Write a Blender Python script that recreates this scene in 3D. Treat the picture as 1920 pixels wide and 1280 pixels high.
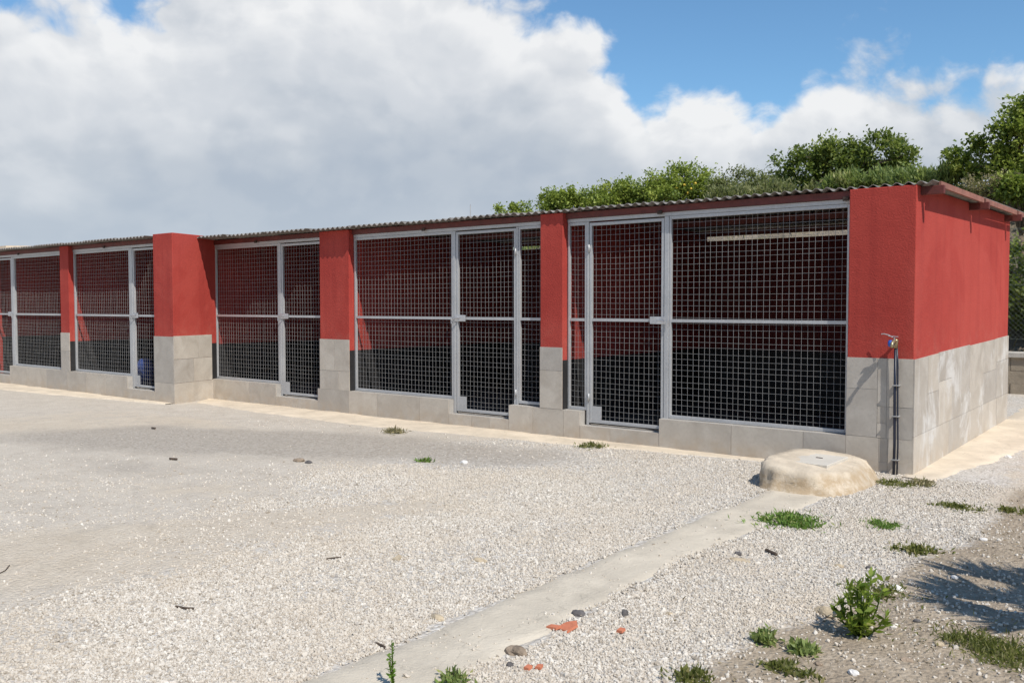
import bpy, math, random
import numpy as np
from mathutils import Vector, Matrix

for o in list(bpy.data.objects):
    bpy.data.objects.remove(o)
S = bpy.context.scene
COL = S.collection
R = math.radians
rng = np.random.default_rng(7)

# ------------------------------------------------------------------ camera
CAM = Vector((2.17, -8.829, 1.6))
CR = Vector((0.78692, 0.61706, -0.00115))
CU = Vector((-0.02449, 0.03309, 0.99915))
CF = Vector((-0.61657, 0.78622, -0.04115))
FPX = 1672.5
cd = bpy.data.cameras.new('camera')
cd.sensor_width = 36.0
cd.lens = 36.0 * FPX / 1920.0
cd.clip_start = 0.05
cd.clip_end = 3000
cam = bpy.data.objects.new('camera', cd)
COL.objects.link(cam)
cam.matrix_world = Matrix(((CR.x, CU.x, -CF.x, CAM.x), (CR.y, CU.y, -CF.y, CAM.y), (CR.z, CU.z, -CF.z, CAM.z), (0, 0, 0, 1)))
S.camera = cam


def ray(px, py):
    return CF + CR * ((px - 960) / FPX) + CU * ((640 - py) / FPX)


def atY(px, py, y):
    d = ray(px, py)
    return CAM + d * ((y - CAM.y) / d.y)


def atZ(px, py, z=0.0):
    d = ray(px, py)
    return CAM + d * ((z - CAM.z) / d.z)


# ------------------------------------------------------------------ sun, sky, exposure
SUN = Vector((0.77, -0.30, 1.0)).normalized()          # towards the sun
sl = bpy.data.lights.new('sun', 'SUN')
sl.energy = 4.9
sl.angle = R(0.53)
sl.color = (1.0, 0.955, 0.89)
so = bpy.data.objects.new('sun', sl)
COL.objects.link(so)
so.rotation_euler = SUN.to_track_quat('Z', 'Y').to_euler()
so.location = (20, -8, 26)

S.view_settings.view_transform = 'Standard'
S.view_settings.look = 'None'
S.view_settings.gamma = 1.0
S.view_settings.exposure = 0.0
S.view_settings.use_curve_mapping = False
S.render.engine = 'CYCLES'
S.render.resolution_x = 1024
S.render.resolution_y = 682


class NT:
    """small helper around a node tree"""
    def __init__(s, tree):
        s.t = tree
        s.n = tree.nodes
        s.l = tree.links

    def new(s, typ, **kw):
        n = s.n.new(typ)
        for k, v in kw.items():
            setattr(n, k, v)
        return n

    def put(s, sock, val):
        if hasattr(val, 'is_output'):
            s.l.new(val, sock)
        elif val is not None:
            if isinstance(val, (tuple, list)) and sock.type == 'RGBA' and len(val) == 3:
                val = (*val, 1.0)
            sock.default_value = val

    def math(s, op, a, b=None, c=None, clamp=False):
        n = s.new('ShaderNodeMath', operation=op, use_clamp=clamp)
        for i, x in enumerate((a, b, c)):
            if x is not None:
                s.put(n.inputs[i], x)
        return n.outputs[0]

    def vmath(s, op, a, b=None):
        n = s.new('ShaderNodeVectorMath', operation=op)
        s.put(n.inputs[0], a)
        if b is not None:
            s.put(n.inputs[1], b)
        return n.outputs['Value'] if op in ('DOT_PRODUCT', 'LENGTH', 'DISTANCE') else n.outputs['Vector']

    def noise(s, vec, scale, detail=4, rough=0.55, dist=0.0, dim='3D', col=False, lac=2.0):
        n = s.new('ShaderNodeTexNoise', noise_dimensions=dim)
        s.put(n.inputs['Vector'], vec)
        n.inputs['Scale'].default_value = scale
        n.inputs['Detail'].default_value = detail
        n.inputs['Roughness'].default_value = rough
        n.inputs['Lacunarity'].default_value = lac
        n.inputs['Distortion'].default_value = dist
        return n.outputs['Color' if col else 'Fac']

    def vor(s, vec, scale, feature='F1', out='Distance', rand=1.0, smooth=None):
        n = s.new('ShaderNodeTexVoronoi', feature=feature)
        s.put(n.inputs['Vector'], vec)
        n.inputs['Scale'].default_value = scale
        n.inputs['Randomness'].default_value = rand
        if smooth is not None:
            n.inputs['Smoothness'].default_value = smooth
        return n.outputs[out]

    def step(s, v, a, b, lo=0.0, hi=1.0, interp='SMOOTHSTEP'):
        n = s.new('ShaderNodeMapRange', interpolation_type=interp, clamp=True) if interp == 'LINEAR' else s.new('ShaderNodeMapRange', interpolation_type=interp)
        s.put(n.inputs['Value'], v)
        for k, x in zip(('From Min', 'From Max', 'To Min', 'To Max'), (a, b, lo, hi)):
            s.put(n.inputs[k], x)
        return n.outputs['Result']

    def mix(s, f, a, b, mode='MIX'):
        n = s.new('ShaderNodeMix', data_type='RGBA', blend_type=mode)
        s.put(n.inputs['Factor'], f)
        s.put(n.inputs['A'] if False else n.inputs[6], a)
        s.put(n.inputs[7], b)
        return n.outputs[2]

    def ramp(s, f, stops, interp='LINEAR'):
        n = s.new('ShaderNodeValToRGB')
        s.put(n.inputs[0], f)
        cr = n.color_ramp
        cr.interpolation = interp
        while len(cr.elements) < len(stops):
            cr.elements.new(0.5)
        for e, (p, c) in zip(cr.elements, stops):
            e.position = p
            e.color = (*c, 1.0) if len(c) == 3 else c
        return n.outputs[0]


# ---- world: Nishita sky with a bank of cumulus
W = bpy.data.worlds.new('World')
S.world = W
W.use_nodes = True
W.cycles.sampling_method = 'MANUAL'
W.cycles.sample_map_resolution = 256
w = NT(W.node_tree)
w.n.clear()
sky = w.new('ShaderNodeTexSky', sky_type='NISHITA')
sky.sun_disc = False
sky.sun_elevation = math.asin(SUN.z)
sky.sun_rotation = math.atan2(SUN.x, SUN.y)
sky.altitude = 60
sky.air_density = 1.0
sky.dust_density = 0.15
sky.ozone_density = 3.0
tc = w.new('ShaderNodeTexCoord')
D = w.vmath('NORMALIZE', tc.outputs['Generated'])
sep = w.new('ShaderNodeSeparateXYZ')
w.l.new(D, sep.inputs[0])
FH = Vector((CF.x, CF.y, 0)).normalized()
RH = Vector((FH.y, -FH.x, 0))
az = w.math('ARCTAN2', w.vmath('DOT_PRODUCT', D, tuple(RH)), w.vmath('DOT_PRODUCT', D, tuple(FH)))
el = w.math('ARCSINE', sep.outputs['Z'])
cmb = w.new('ShaderNodeCombineXYZ')
w.put(cmb.inputs[0], az)
w.put(cmb.inputs[1], w.math('MULTIPLY', el, 1.25))
cmb.inputs[2].default_value = 0.37
P = cmb.outputs[0]


def cloud_field(p, e, a):
    # billows: large fbm + rounded cells
    n1 = w.noise(p, 5.5, 6, 0.58, 0.25)
    v1 = w.vor(w.vmath('ADD', p, w.vmath('MULTIPLY', w.noise(p, 9, 1, 0.5, col=True), (0.06, 0.06, 0.0))), 13, 'F1')
    v2 = w.vor(w.vmath('ADD', p, w.vmath('MULTIPLY', w.noise(p, 22, 1, 0.5, col=True), (0.03, 0.03, 0.0))), 34, 'F1')
    b = w.math('MULTIPLY', w.math('SUBTRACT', n1, 0.5), 0.20)
    b = w.math('ADD', b, w.math('MULTIPLY', w.math('SUBTRACT', 0.45, v1), 0.060))
    b = w.math('ADD', b, w.math('MULTIPLY', w.math('SUBTRACT', 0.45, v2), 0.026))
    return b


fc = w.new('ShaderNodeFloatCurve')
w.put(fc.inputs['Value'], w.math('ADD', w.math('DIVIDE', az, 2 * math.pi), 0.5))
cv = fc.mapping.curves[0]
prof = [(-3.1416, .26), (-2.6, .33), (-2.1, .22), (-1.6, .31), (-1.1, .24), (-.75, .33), (-.52, .318), (-.43, .312), (-.376, .328), (-.257, .365), (-.154, .385), (-.036, .345),
        (.03, .325), (.083, .305), (.118, .272), (.138, .222), (.160, .215), (.223, .240), (.312, .252), (.376, .270), (.436, .248), (.50, .230), (.52, .225),
        (.75, .25), (1.1, .17), (1.6, .28), (2.1, .2), (2.6, .3), (3.1416, .26)]
while len(cv.points) < len(prof):
    cv.points.new(0.5, 0.5)
for q, (a_, h_) in zip(cv.points, prof):
    q.location = (a_ / (2 * math.pi) + 0.5, h_)
    q.handle_type = 'AUTO'
fc.mapping.update()
top = fc.outputs[0]
f0 = cloud_field(P, el, az)
soff = w.vmath('ADD', P, (0.016, 0.020, 0.0))
f1 = cloud_field(soff, el, az)
depth = w.math('ADD', w.math('SUBTRACT', top, el), f0)
wisp = w.noise(P, 26, 5, 0.62, 0.6)
mask = w.step(w.math('ADD', depth, w.math('MULTIPLY', w.math('SUBTRACT', wisp, 0.5), 0.05)), -0.010, 0.030)
# relief towards the light, bright crowns, blue-grey body
rel = w.math('SUBTRACT', f0, f1)
lit = w.step(rel, -0.022, 0.026)
crown = w.step(depth, 0.0, 0.15, 1.0, 0.0)
big = w.noise(w.vmath('MULTIPLY', P, (1.0, 1.5, 1.0)), 3.1, 5, 0.5)
body = w.step(big, 0.36, 0.62)
lum = w.math('ADD', w.math('MULTIPLY', crown, 0.58), w.math('MULTIPLY', body, 0.44))
lum = w.math('ADD', lum, w.math('MULTIPLY', w.math('SUBTRACT', lit, 0.5), w.math('ADD', 0.16, w.math('MULTIPLY', crown, 0.30))))
ccol = w.ramp(w.math('ADD', lum, 0.08), [(0.0, (0.46, 0.52, 0.605)), (0.33, (0.575, 0.62, 0.68)), (0.62, (0.74, 0.765, 0.80)), (1.0, (0.93, 0.935, 0.94))])
# thin veil low in the sky
veil = w.step(el, 0.16, 0.0, 0.0, 0.55)
ccol = w.mix(veil, ccol, (0.56, 0.63, 0.725))
bg_sky = w.new('ShaderNodeBackground')
w.put(bg_sky.inputs['Color'], w.mix(1.0, sky.outputs[0], (0.80, 1.03, 1.10), 'MULTIPLY'))
bg_sky.inputs['Strength'].default_value = 0.13
bg_cl = w.new('ShaderNodeBackground')
w.put(bg_cl.inputs['Color'], ccol)
bg_cl.inputs['Strength'].default_value = 0.96
mx = w.new('ShaderNodeMixShader')
w.put(mx.inputs[0], w.math('MULTIPLY', mask, 0.97))
w.l.new(bg_sky.outputs[0], mx.inputs[1])
w.l.new(bg_cl.outputs[0], mx.inputs[2])
wo = w.new('ShaderNodeOutputWorld')
w.l.new(mx.outputs[0], wo.inputs['Surface'])

# ------------------------------------------------------------------ helpers
CUBE_F = [(0, 3, 2, 1), (4, 5, 6, 7), (0, 1, 5, 4), (1, 2, 6, 5), (2, 3, 7, 6), (3, 0, 4, 7)]


def wloc(o):
    p = Vector((0, 0, 0))
    while o is not None:
        p = p + o.location
        o = o.parent
    return p


class MB:
    def __init__(s):
        s.v = []
        s.f = []

    def add(s, v, f):
        b = len(s.v)
        s.v += [tuple(x) for x in v]
        s.f += [tuple(i + b for i in q) for q in f]
        return s

    def box(s, x0, x1, y0, y1, z0, z1):
        return s.add([(x0, y0, z0), (x1, y0, z0), (x1, y1, z0), (x0, y1, z0), (x0, y0, z1), (x1, y0, z1), (x1, y1, z1), (x0, y1, z1)], CUBE_F)

    def prism(s, poly, z0, z1):
        n = len(poly)
        zz0 = z0 if hasattr(z0, '__len__') else [z0] * n
        zz1 = z1 if hasattr(z1, '__len__') else [z1] * n
        v = [(p[0], p[1], zz0[i]) for i, p in enumerate(poly)] + [(p[0], p[1], zz1[i]) for i, p in enumerate(poly)]
        f = [tuple(range(n - 1, -1, -1)), tuple(range(n, 2 * n))] + [(i, (i + 1) % n, n + (i + 1) % n, n + i) for i in range(n)]
        return s.add(v, f)

    def tube(s, pts, rad, n=8, cap=True):
        pts = [Vector(p) for p in pts]
        if not hasattr(rad, '__len__'):
            rad = [rad] * len(pts)
        v = []
        ref = Vector((0.31, 0.17, 0.93))
        for i, p in enumerate(pts):
            t = (pts[min(i + 1, len(pts) - 1)] - pts[max(i - 1, 0)]).normalized()
            rf = ref if abs(t.dot(ref)) < 0.95 else Vector((1, 0, 0))
            a = t.cross(rf).normalized()
            b = t.cross(a)
            for k in range(n):
                an = 2 * math.pi * k / n
                v.append(p + (a * math.cos(an) + b * math.sin(an)) * rad[i])
        f = []
        for i in range(len(pts) - 1):
            for k in range(n):
                f.append((i * n + k, i * n + (k + 1) % n, (i + 1) * n + (k + 1) % n, (i + 1) * n + k))
        if cap:
            f.append(tuple(range(n - 1, -1, -1)))
            f.append(tuple(range((len(pts) - 1) * n, len(pts) * n)))
        return s.add(v, f)

    def bar(s, a, b, wdt, hgt):
        """rectangular bar from a to b"""
        a, b = Vector(a), Vector(b)
        t = (b - a).normalized()
        up = Vector((0, 0, 1)) if abs(t.z) < 0.9 else Vector((0, 1, 0))
        x = t.cross(up).normalized() * wdt / 2
        y = x.cross(t).normalized() * hgt / 2
        v = [a - x - y, a + x - y, a + x + y, a - x + y, b - x - y, b + x - y, b + x + y, b - x + y]
        return s.add(v, CUBE_F)

    def build(s, name, mat, parent=None, origin=None, smooth=False, bevel=0.0, label=None):
        me = bpy.data.meshes.new(name)
        o = bpy.data.objects.new(name, me)
        COL.objects.link(o)
        if parent is not None:
            o.parent = parent
        if origin is not None:
            o.location = Vector(origin) - (wloc(parent) if parent is not None else Vector((0, 0, 0)))
        base = wloc(o)
        me.from_pydata([tuple(Vector(p) - base) for p in s.v], [], s.f)
        me.materials.append(mat)
        if smooth:
            me.polygons.foreach_set('use_smooth', [True] * len(me.polygons))
        me.update()
        if bevel:
            b = o.modifiers.new('bevel', 'BEVEL')
            b.width = bevel
            b.segments = 2
            b.limit_method = 'ANGLE'
            b.angle_limit = R(40)
        if label:
            o['label'] = label
        return o


def tag(o, label=None, cat=None, group=None, kind=None):
    if label:
        o['label'] = label
    if cat:
        o['category'] = cat
    if group:
        o['group'] = group
    if kind:
        o['kind'] = kind
    return o


def empty(name, loc):
    o = bpy.data.objects.new(name, None)
    o.empty_display_size = 0.1
    COL.objects.link(o)
    o.location = loc
    return o


def np_mesh(name, V, F, mat, parent=None, origin=(0, 0, 0), smooth=False, attrs=None):
    """V (n,3), F (m,k) numpy, constant face size"""
    me = bpy.data.meshes.new(name)
    V = np.asarray(V, dtype=np.float32)
    F = np.asarray(F, dtype=np.int32)
    o = bpy.data.objects.new(name, me)
    COL.objects.link(o)
    if parent is not None:
        o.parent = parent
        o.location = Vector(origin) - wloc(parent)
    else:
        o.location = origin
    base = np.array(wloc(o))
    me.vertices.add(len(V))
    me.vertices.foreach_set('co', (V - base).astype(np.float32).ravel())
    k = F.shape[1]
    me.loops.add(F.size)
    me.loops.foreach_set('vertex_index', F.ravel())
    me.polygons.add(len(F))
    me.polygons.foreach_set('loop_start', np.arange(0, F.size, k, dtype=np.int32))
    me.polygons.foreach_set('loop_total', np.full(len(F), k, dtype=np.int32))
    if smooth:
        me.polygons.foreach_set('use_smooth', np.ones(len(F), dtype=bool))
    if attrs:
        for nm, (dom, dat) in attrs.items():
            a = me.attributes.new(nm, 'FLOAT', dom)
            a.data.foreach_set('value', np.asarray(dat, dtype=np.float32))
    me.materials.append(mat)
    me.update()
    me.validate()
    return o


def vnoise(x, y, seed=0):
    """smooth value noise, numpy"""
    x = np.asarray(x, dtype=np.float64)
    y = np.asarray(y, dtype=np.float64)
    xi = np.floor(x).astype(np.int64)
    yi = np.floor(y).astype(np.int64)
    fx, fy = x - xi, y - yi
    fx = fx * fx * (3 - 2 * fx)
    fy = fy * fy * (3 - 2 * fy)

    def h(a, b):
        n = (a * 374761393 + b * 668265263 + seed * 1442695041) & 0x7fffffff
        n = ((n ^ (n >> 13)) * 1274126177) & 0x7fffffff
        return ((n ^ (n >> 16)) & 0xffff) / 65535.0
    return (h(xi, yi) * (1 - fx) + h(xi + 1, yi) * fx) * (1 - fy) + (h(xi, yi + 1) * (1 - fx) + h(xi + 1, yi + 1) * fx) * fy


def fbm(x, y, seed=0, o=4):
    t, a, s = 0, 0.5, 1.0
    for i in range(o):
        t = t + a * vnoise(x * s, y * s, seed + i * 17)
        a *= 0.5
        s *= 2.03
    return t / (1 - 0.5 ** o)


def sstep(v, a, b):
    t = np.clip((v - a) / (b - a), 0, 1)
    return t * t * (3 - 2 * t)


# ------------------------------------------------------------------ materials
def material(name, fn):
    m = bpy.data.materials.new(name)
    m.use_nodes = True
    t = NT(m.node_tree)
    t.n.clear()
    out = t.new('ShaderNodeOutputMaterial')
    b = t.new('ShaderNodeBsdfPrincipled')
    t.l.new(b.outputs[0], out.inputs['Surface'])
    t.out = out
    t.b = b
    t.pos = t.new('ShaderNodeNewGeometry').outputs['Position']
    fn(t, b)
    return m


def bump(t, b, h, strength, dist):
    n = t.new('ShaderNodeBump')
    n.inputs['Strength'].default_value = strength
    n.inputs['Distance'].default_value = dist
    t.put(n.inputs['Height'], h)
    t.l.new(n.outputs[0], b.inputs['Normal'])
    return n


def objrand(t):
    return t.new('ShaderNodeObjectInfo').outputs['Random']


def m_red(t, b):
    p = t.pos
    big = t.noise(p, 0.9, 5, 0.6)
    fine = t.noise(p, 26, 4, 0.65)
    sp = t.new('ShaderNodeSeparateXYZ')
    t.l.new(p, sp.inputs[0])
    streak = t.noise(t.vmath('MULTIPLY', p, (7.0, 7.0, 0.35)), 1.0, 4, 0.6)
    c = t.ramp(big, [(0.3, (0.335, 0.040, 0.030)), (0.7, (0.415, 0.058, 0.043))])
    c = t.mix(t.step(streak, 0.48, 0.70, 0.0, 0.6), c, (0.31, 0.038, 0.030))
    c = t.mix(t.step(fine, 0.55, 0.8, 0.0, 0.25), c, (0.46, 0.085, 0.062))
    patch = t.noise(p, 0.55, 3, 0.5, 1.2)
    c = t.mix(t.step(patch, 0.50, 0.56, 0.0, 0.22), c, (0.47, 0.085, 0.064))
    # dust splashed up just above the tiles
    dust = t.math('MULTIPLY', t.step(sp.outputs[2], 1.5, 1.05), t.step(t.noise(p, 5, 5, 0.7), 0.45, 0.75, 0.0, 0.22))
    c = t.mix(dust, c, (0.50, 0.20, 0.15))
    t.put(b.inputs['Base Color'], c)
    b.inputs['Roughness'].default_value = 0.86
    b.inputs['Specular IOR Level'].default_value = 0.25
    g = t.math('ADD', t.noise(p, 55, 4, 0.7), t.math('MULTIPLY', t.noise(p, 9, 3, 0.5), 0.8))
    bump(t, b, g, 0.8, 0.008)


def m_tile(t, b, stains=0.0):
    p = t.pos
    rnd = objrand(t)
    sh = t.new('ShaderNodeCombineXYZ')
    t.put(sh.inputs[0], t.math('MULTIPLY', rnd, 40.0))
    q = t.vmath('ADD', p, sh.outputs[0])
    cloud = t.noise(q, 3.4, 6, 0.62, 0.8)
    fine = t.noise(q, 38, 4, 0.65)
    c = t.ramp(cloud, [(0.28, (0.375, 0.335, 0.285)), (0.52, (0.45, 0.41, 0.355)), (0.75, (0.52, 0.48, 0.42))])
    c = t.mix(t.step(fine, 0.42, 0.72, 0.0, 0.3), c, (0.34, 0.30, 0.255))
    c = t.mix(1.0, c, t.ramp(rnd, [(0.0, (0.86, 0.86, 0.87)), (0.5, (1.0, 0.985, 0.965)), (1.0, (1.12, 1.10, 1.07))]), 'MULTIPLY')
    sp = t.new('ShaderNodeSeparateXYZ')
    t.l.new(p, sp.inputs[0])
    # earth splash near the ground
    mud = t.math('MULTIPLY', t.step(sp.outputs[2], 0.26, 0.0), t.step(t.noise(p, 6, 5, 0.65), 0.35, 0.7, 0.0, 0.65))
    c = t.mix(mud, c, (0.42, 0.33, 0.235))
    if stains:
        s1 = t.noise(t.vmath('MULTIPLY', p, (1.0, 1.5, 1.0)), 1.7, 7, 0.7, 0.5)
        m = t.step(s1, 0.50, 0.66, 0.0, stains)
        drip = t.step(t.noise(t.vmath('MULTIPLY', p, (1.0, 9.0, 0.7)), 1.3, 4, 0.6), 0.58, 0.74, 0.0, stains * 0.6)
        c = t.mix(t.math('MAXIMUM', m, drip), c, (0.60, 0.585, 0.555))
    t.put(b.inputs['Base Color'], c)
    t.put(b.inputs['Roughness'], t.step(cloud, 0.3, 0.7, 0.48, 0.68))
    bump(t, b, t.math('ADD', cloud, t.math('MULTIPLY', fine, 0.5)), 0.25, 0.004)


def m_plain(col, rough=0.7, metal=0.0, var=0.25, scale=8.0, bumpd=0.003, spec=0.5, fine=60):
    def fn(t, b):
        p = t.pos
        n = t.noise(p, scale, 6, 0.62)
        lo = tuple(x * (1 - var) for x in col)
        hi = tuple(min(1, x * (1 + var)) for x in col)
        t.put(b.inputs['Base Color'], t.ramp(n, [(0.3, lo), (0.7, hi)]))
        b.inputs['Roughness'].default_value = rough
        b.inputs['Metallic'].default_value = metal
        b.inputs['Specular IOR Level'].default_value = spec
        if bumpd:
            bump(t, b, t.math('ADD', n, t.noise(p, fine, 4, 0.7)), 0.45, bumpd)
    return fn


def m_galv(t, b):
    p = t.pos
    sp = t.vor(t.vmath('ADD', p, t.vmath('MULTIPLY', t.noise(p, 40, 2, 0.5, col=True), (0.02, 0.02, 0.02))), 55, 'F1', 'Color')
    g = t.noise(p, 3, 4, 0.6)
    v = t.math('ADD', t.math('MULTIPLY', t.vmath('DOT_PRODUCT', sp, (0.33, 0.33, 0.33)), 0.13), t.math('MULTIPLY', g, 0.25))
    c = t.ramp(v, [(0.05, (0.37, 0.37, 0.37)), (0.35, (0.57, 0.57, 0.565))])
    c = t.mix(t.step(t.noise(p, 7, 6, 0.75), 0.63, 0.74, 0.0, 0.5), c, (0.24, 0.15, 0.09))
    t.put(b.inputs['Base Color'], c)
    b.inputs['Metallic'].default_value = 0.35
    b.inputs['Roughness'].default_value = 0.5


def m_fibre(t, b):
    p = t.pos
    n = t.noise(p, 5, 6, 0.65)
    t.put(b.inputs['Base Color'], t.ramp(n, [(0.3, (0.13, 0.115, 0.10)), (0.55, (0.22, 0.20, 0.18)), (0.75, (0.33, 0.305, 0.275))]))
    b.inputs['Roughness'].default_value = 0.9
    bump(t, b, t.noise(p, 90, 4, 0.7), 0.4, 0.003)


def m_concrete(col, var=0.14):
    def fn(t, b):
        p = t.pos
        n = t.noise(p, 2.6, 7, 0.66, 0.4)
        f = t.noise(p, 48, 5, 0.7)
        lo = tuple(x * (1 - var * 1.5) for x in col)
        hi = tuple(min(1, x * (1 + var)) for x in col)
        c = t.ramp(n, [(0.3, lo), (0.55, col), (0.75, hi)])
        c = t.mix(t.step(f, 0.56, 0.74, 0.0, 0.35), c, tuple(x * 0.68 for x in col))
        cr = t.vor(t.vmath('ADD', p, t.vmath('MULTIPLY', t.noise(p, 4, 4, 0.6, col=True), (0.35, 0.35, 0.35))), 1.3, 'DISTANCE_TO_EDGE')
        c = t.mix(t.step(cr, 0.006, 0.0, 0.0, 0.45), c, tuple(x * 0.5 for x in col))
        t.put(b.inputs['Base Color'], c)
        b.inputs['Roughness'].default_value = 0.92
        b.inputs['Specular IOR Level'].default_value = 0.2
        bump(t, b, t.math('ADD', t.math('MULTIPLY', n, 2.0), f), 0.6, 0.010)
    return fn


def m_mound(t, b):
    m_concrete((0.62, 0.525, 0.40), 0.2)(t, b)
    p = t.pos
    src = b.inputs['Base Color'].links[0].from_socket
    sp = t.new('ShaderNodeSeparateXYZ')
    t.l.new(p, sp.inputs[0])
    dirt = t.math('MULTIPLY', t.step(t.math('ADD', sp.outputs[2], t.math('MULTIPLY', t.noise(p, 6, 5, 0.7), 0.14)), 0.26, 0.16), t.step(t.noise(p, 11, 5, 0.7), 0.34, 0.62, 0.15, 0.8))
    t.put(b.inputs['Base Color'], t.mix(dirt, src, (0.37, 0.265, 0.155)))


def attr(t, name):
    n = t.new('ShaderNodeAttribute', attribute_name=name)
    return n.outputs['Fac']


def m_ground(t, b):
    p = t.pos
    soil, grey, tan = attr(t, 'soil'), attr(t, 'grey'), attr(t, 'tan')
    wob = t.vmath('ADD', p, t.vmath('MULTIPLY', t.noise(p, 30, 2, 0.5, col=True), (0.02, 0.02, 0.0)))
    cell = t.vor(wob, 46, 'F1', 'Color')
    dist = t.vor(wob, 46, 'F1', 'Distance')
    cv_ = t.vmath('DOT_PRODUCT', cell, (0.34, 0.33, 0.33))
    stone = t.ramp(cv_, [(0.15, (0.324, 0.288, 0.246)), (0.35, (0.480, 0.444, 0.390)), (0.6, (0.588, 0.546, 0.486)), (0.85, (0.684, 0.648, 0.588))])
    stone = t.mix(t.step(dist, 0.42, 0.75, 0.0, 0.4), stone, (0.36, 0.31, 0.25))
    big = t.noise(p, 0.55, 6, 0.62)
    med = t.noise(p, 3.1, 6, 0.66)
    fine = t.noise(p, 34, 5, 0.7)
    dirt = t.ramp(t.math('ADD', t.math('MULTIPLY', fine, 0.6), t.math('MULTIPLY', med, 0.4)), [(0.3, (0.432, 0.354, 0.258)), (0.55, (0.552, 0.474, 0.372)), (0.75, (0.636, 0.570, 0.468))])
    tanm = t.math('ADD', tan, t.math('MULTIPLY', t.math('SUBTRACT', med, 0.5), 1.6))
    tanm = t.math('MULTIPLY', t.step(tanm, 0.35, 0.75), t.step(fine, 0.25, 0.55, 0.5, 1.0))
    stone = t.mix(t.step(t.noise(p, 0.9, 5, 0.65), 0.42, 0.66, 0.0, 0.5), stone, (0.54, 0.47, 0.38))
    comp = attr(t, 'compact')
    grit = t.noise(p, 90, 4, 0.75)
    packed = t.ramp(t.math('ADD', t.math('MULTIPLY', grit, 0.65), t.math('MULTIPLY', med, 0.35)), [(0.32, (0.36, 0.305, 0.237)), (0.5, (0.525, 0.462, 0.378)), (0.68, (0.62, 0.56, 0.475))])
    stone = t.mix(t.step(t.math('ADD', comp, t.math('MULTIPLY', t.math('SUBTRACT', fine, 0.5), 1.2)), 0.2, 0.8, 0.0, 0.9), stone, packed)
    c = t.mix(t.math('MULTIPLY', tanm, 0.92), stone, dirt)
    gr = t.ramp(t.math('ADD', t.math('MULTIPLY', cv_, 0.5), t.math('MULTIPLY', fine, 0.5)), [(0.25, (0.235, 0.20, 0.16)), (0.5, (0.37, 0.325, 0.27)), (0.75, (0.49, 0.44, 0.375))])
    grm = t.step(t.math('ADD', grey, t.math('MULTIPLY', t.math('SUBTRACT', big, 0.5), 1.2)), 0.25, 0.9, 0.0, 0.85)
    c = t.mix(grm, c, gr)
    so_ = t.ramp(t.math('ADD', t.math('MULTIPLY', fine, 0.55), t.math('MULTIPLY', med, 0.45)), [(0.28, (0.17, 0.13, 0.092)), (0.5, (0.34, 0.275, 0.20)), (0.72, (0.50, 0.425, 0.33))])
    som = t.step(t.math('ADD', soil, t.math('ADD', t.math('MULTIPLY', t.math('SUBTRACT', med, 0.5), 1.3), t.math('MULTIPLY', t.math('SUBTRACT', fine, 0.5), 0.9))), 0.35, 0.7)
    c = t.mix(t.step(t.noise(p, 7.5, 5, 0.7), 0.50, 0.70, 0.0, 0.30), c, (0.30, 0.26, 0.21))
    c = t.mix(t.step(t.noise(p, 60, 3, 0.7), 0.62, 0.72, 0.0, 0.45), c, (0.24, 0.205, 0.165))
    c = t.mix(som, c, so_)
    t.put(b.inputs['Base Color'], c)
    b.inputs['Roughness'].default_value = 0.95
    b.inputs['Specular IOR Level'].default_value = 0.15
    h = t.math('SUBTRACT', t.math('MULTIPLY', fine, 1.2), t.math('MULTIPLY', dist, 1.0))
    bump(t, b, h, 0.75, 0.012)


def m_gravel(t, b):
    oi = objrand(t)
    c = t.ramp(oi, [(0.0, (0.30, 0.255, 0.20)), (0.14, (0.45, 0.395, 0.325)), (0.45, (0.55, 0.495, 0.42)), (0.8, (0.60, 0.55, 0.475)), (1.0, (0.68, 0.635, 0.56))])
    c = t.mix(t.step(t.noise(t.pos, 120, 3, 0.6), 0.45, 0.75, 0.0, 0.3), c, (0.45, 0.385, 0.305))
    c = t.mix(t.step(t.noise(t.pos, 0.9, 5, 0.65), 0.42, 0.66, 0.0, 0.55), c, (0.52, 0.45, 0.36))
    t.put(b.inputs['Base Color'], c)
    b.inputs['Roughness'].default_value = 0.9
    b.inputs['Specular IOR Level'].default_value = 0.2


def m_hill(t, b):
    p = t.pos
    med = t.noise(p, 1.4, 7, 0.68)
    fine = t.noise(p, 14, 6, 0.7)
    c = t.ramp(t.math('ADD', t.math('MULTIPLY', fine, 0.5), t.math('MULTIPLY', med, 0.5)), [(0.3, (0.15, 0.115, 0.078)), (0.5, (0.26, 0.212, 0.155)), (0.7, (0.37, 0.315, 0.245))])
    c = t.mix(t.step(t.noise(p, 2.2, 6, 0.7), 0.52, 0.68, 0.0, 0.7), c, (0.11, 0.125, 0.045))
    t.put(b.inputs['Base Color'], c)
    b.inputs['Roughness'].default_value = 0.95
    bump(t, b, t.math('ADD', med, fine), 1.0, 0.08)


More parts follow.
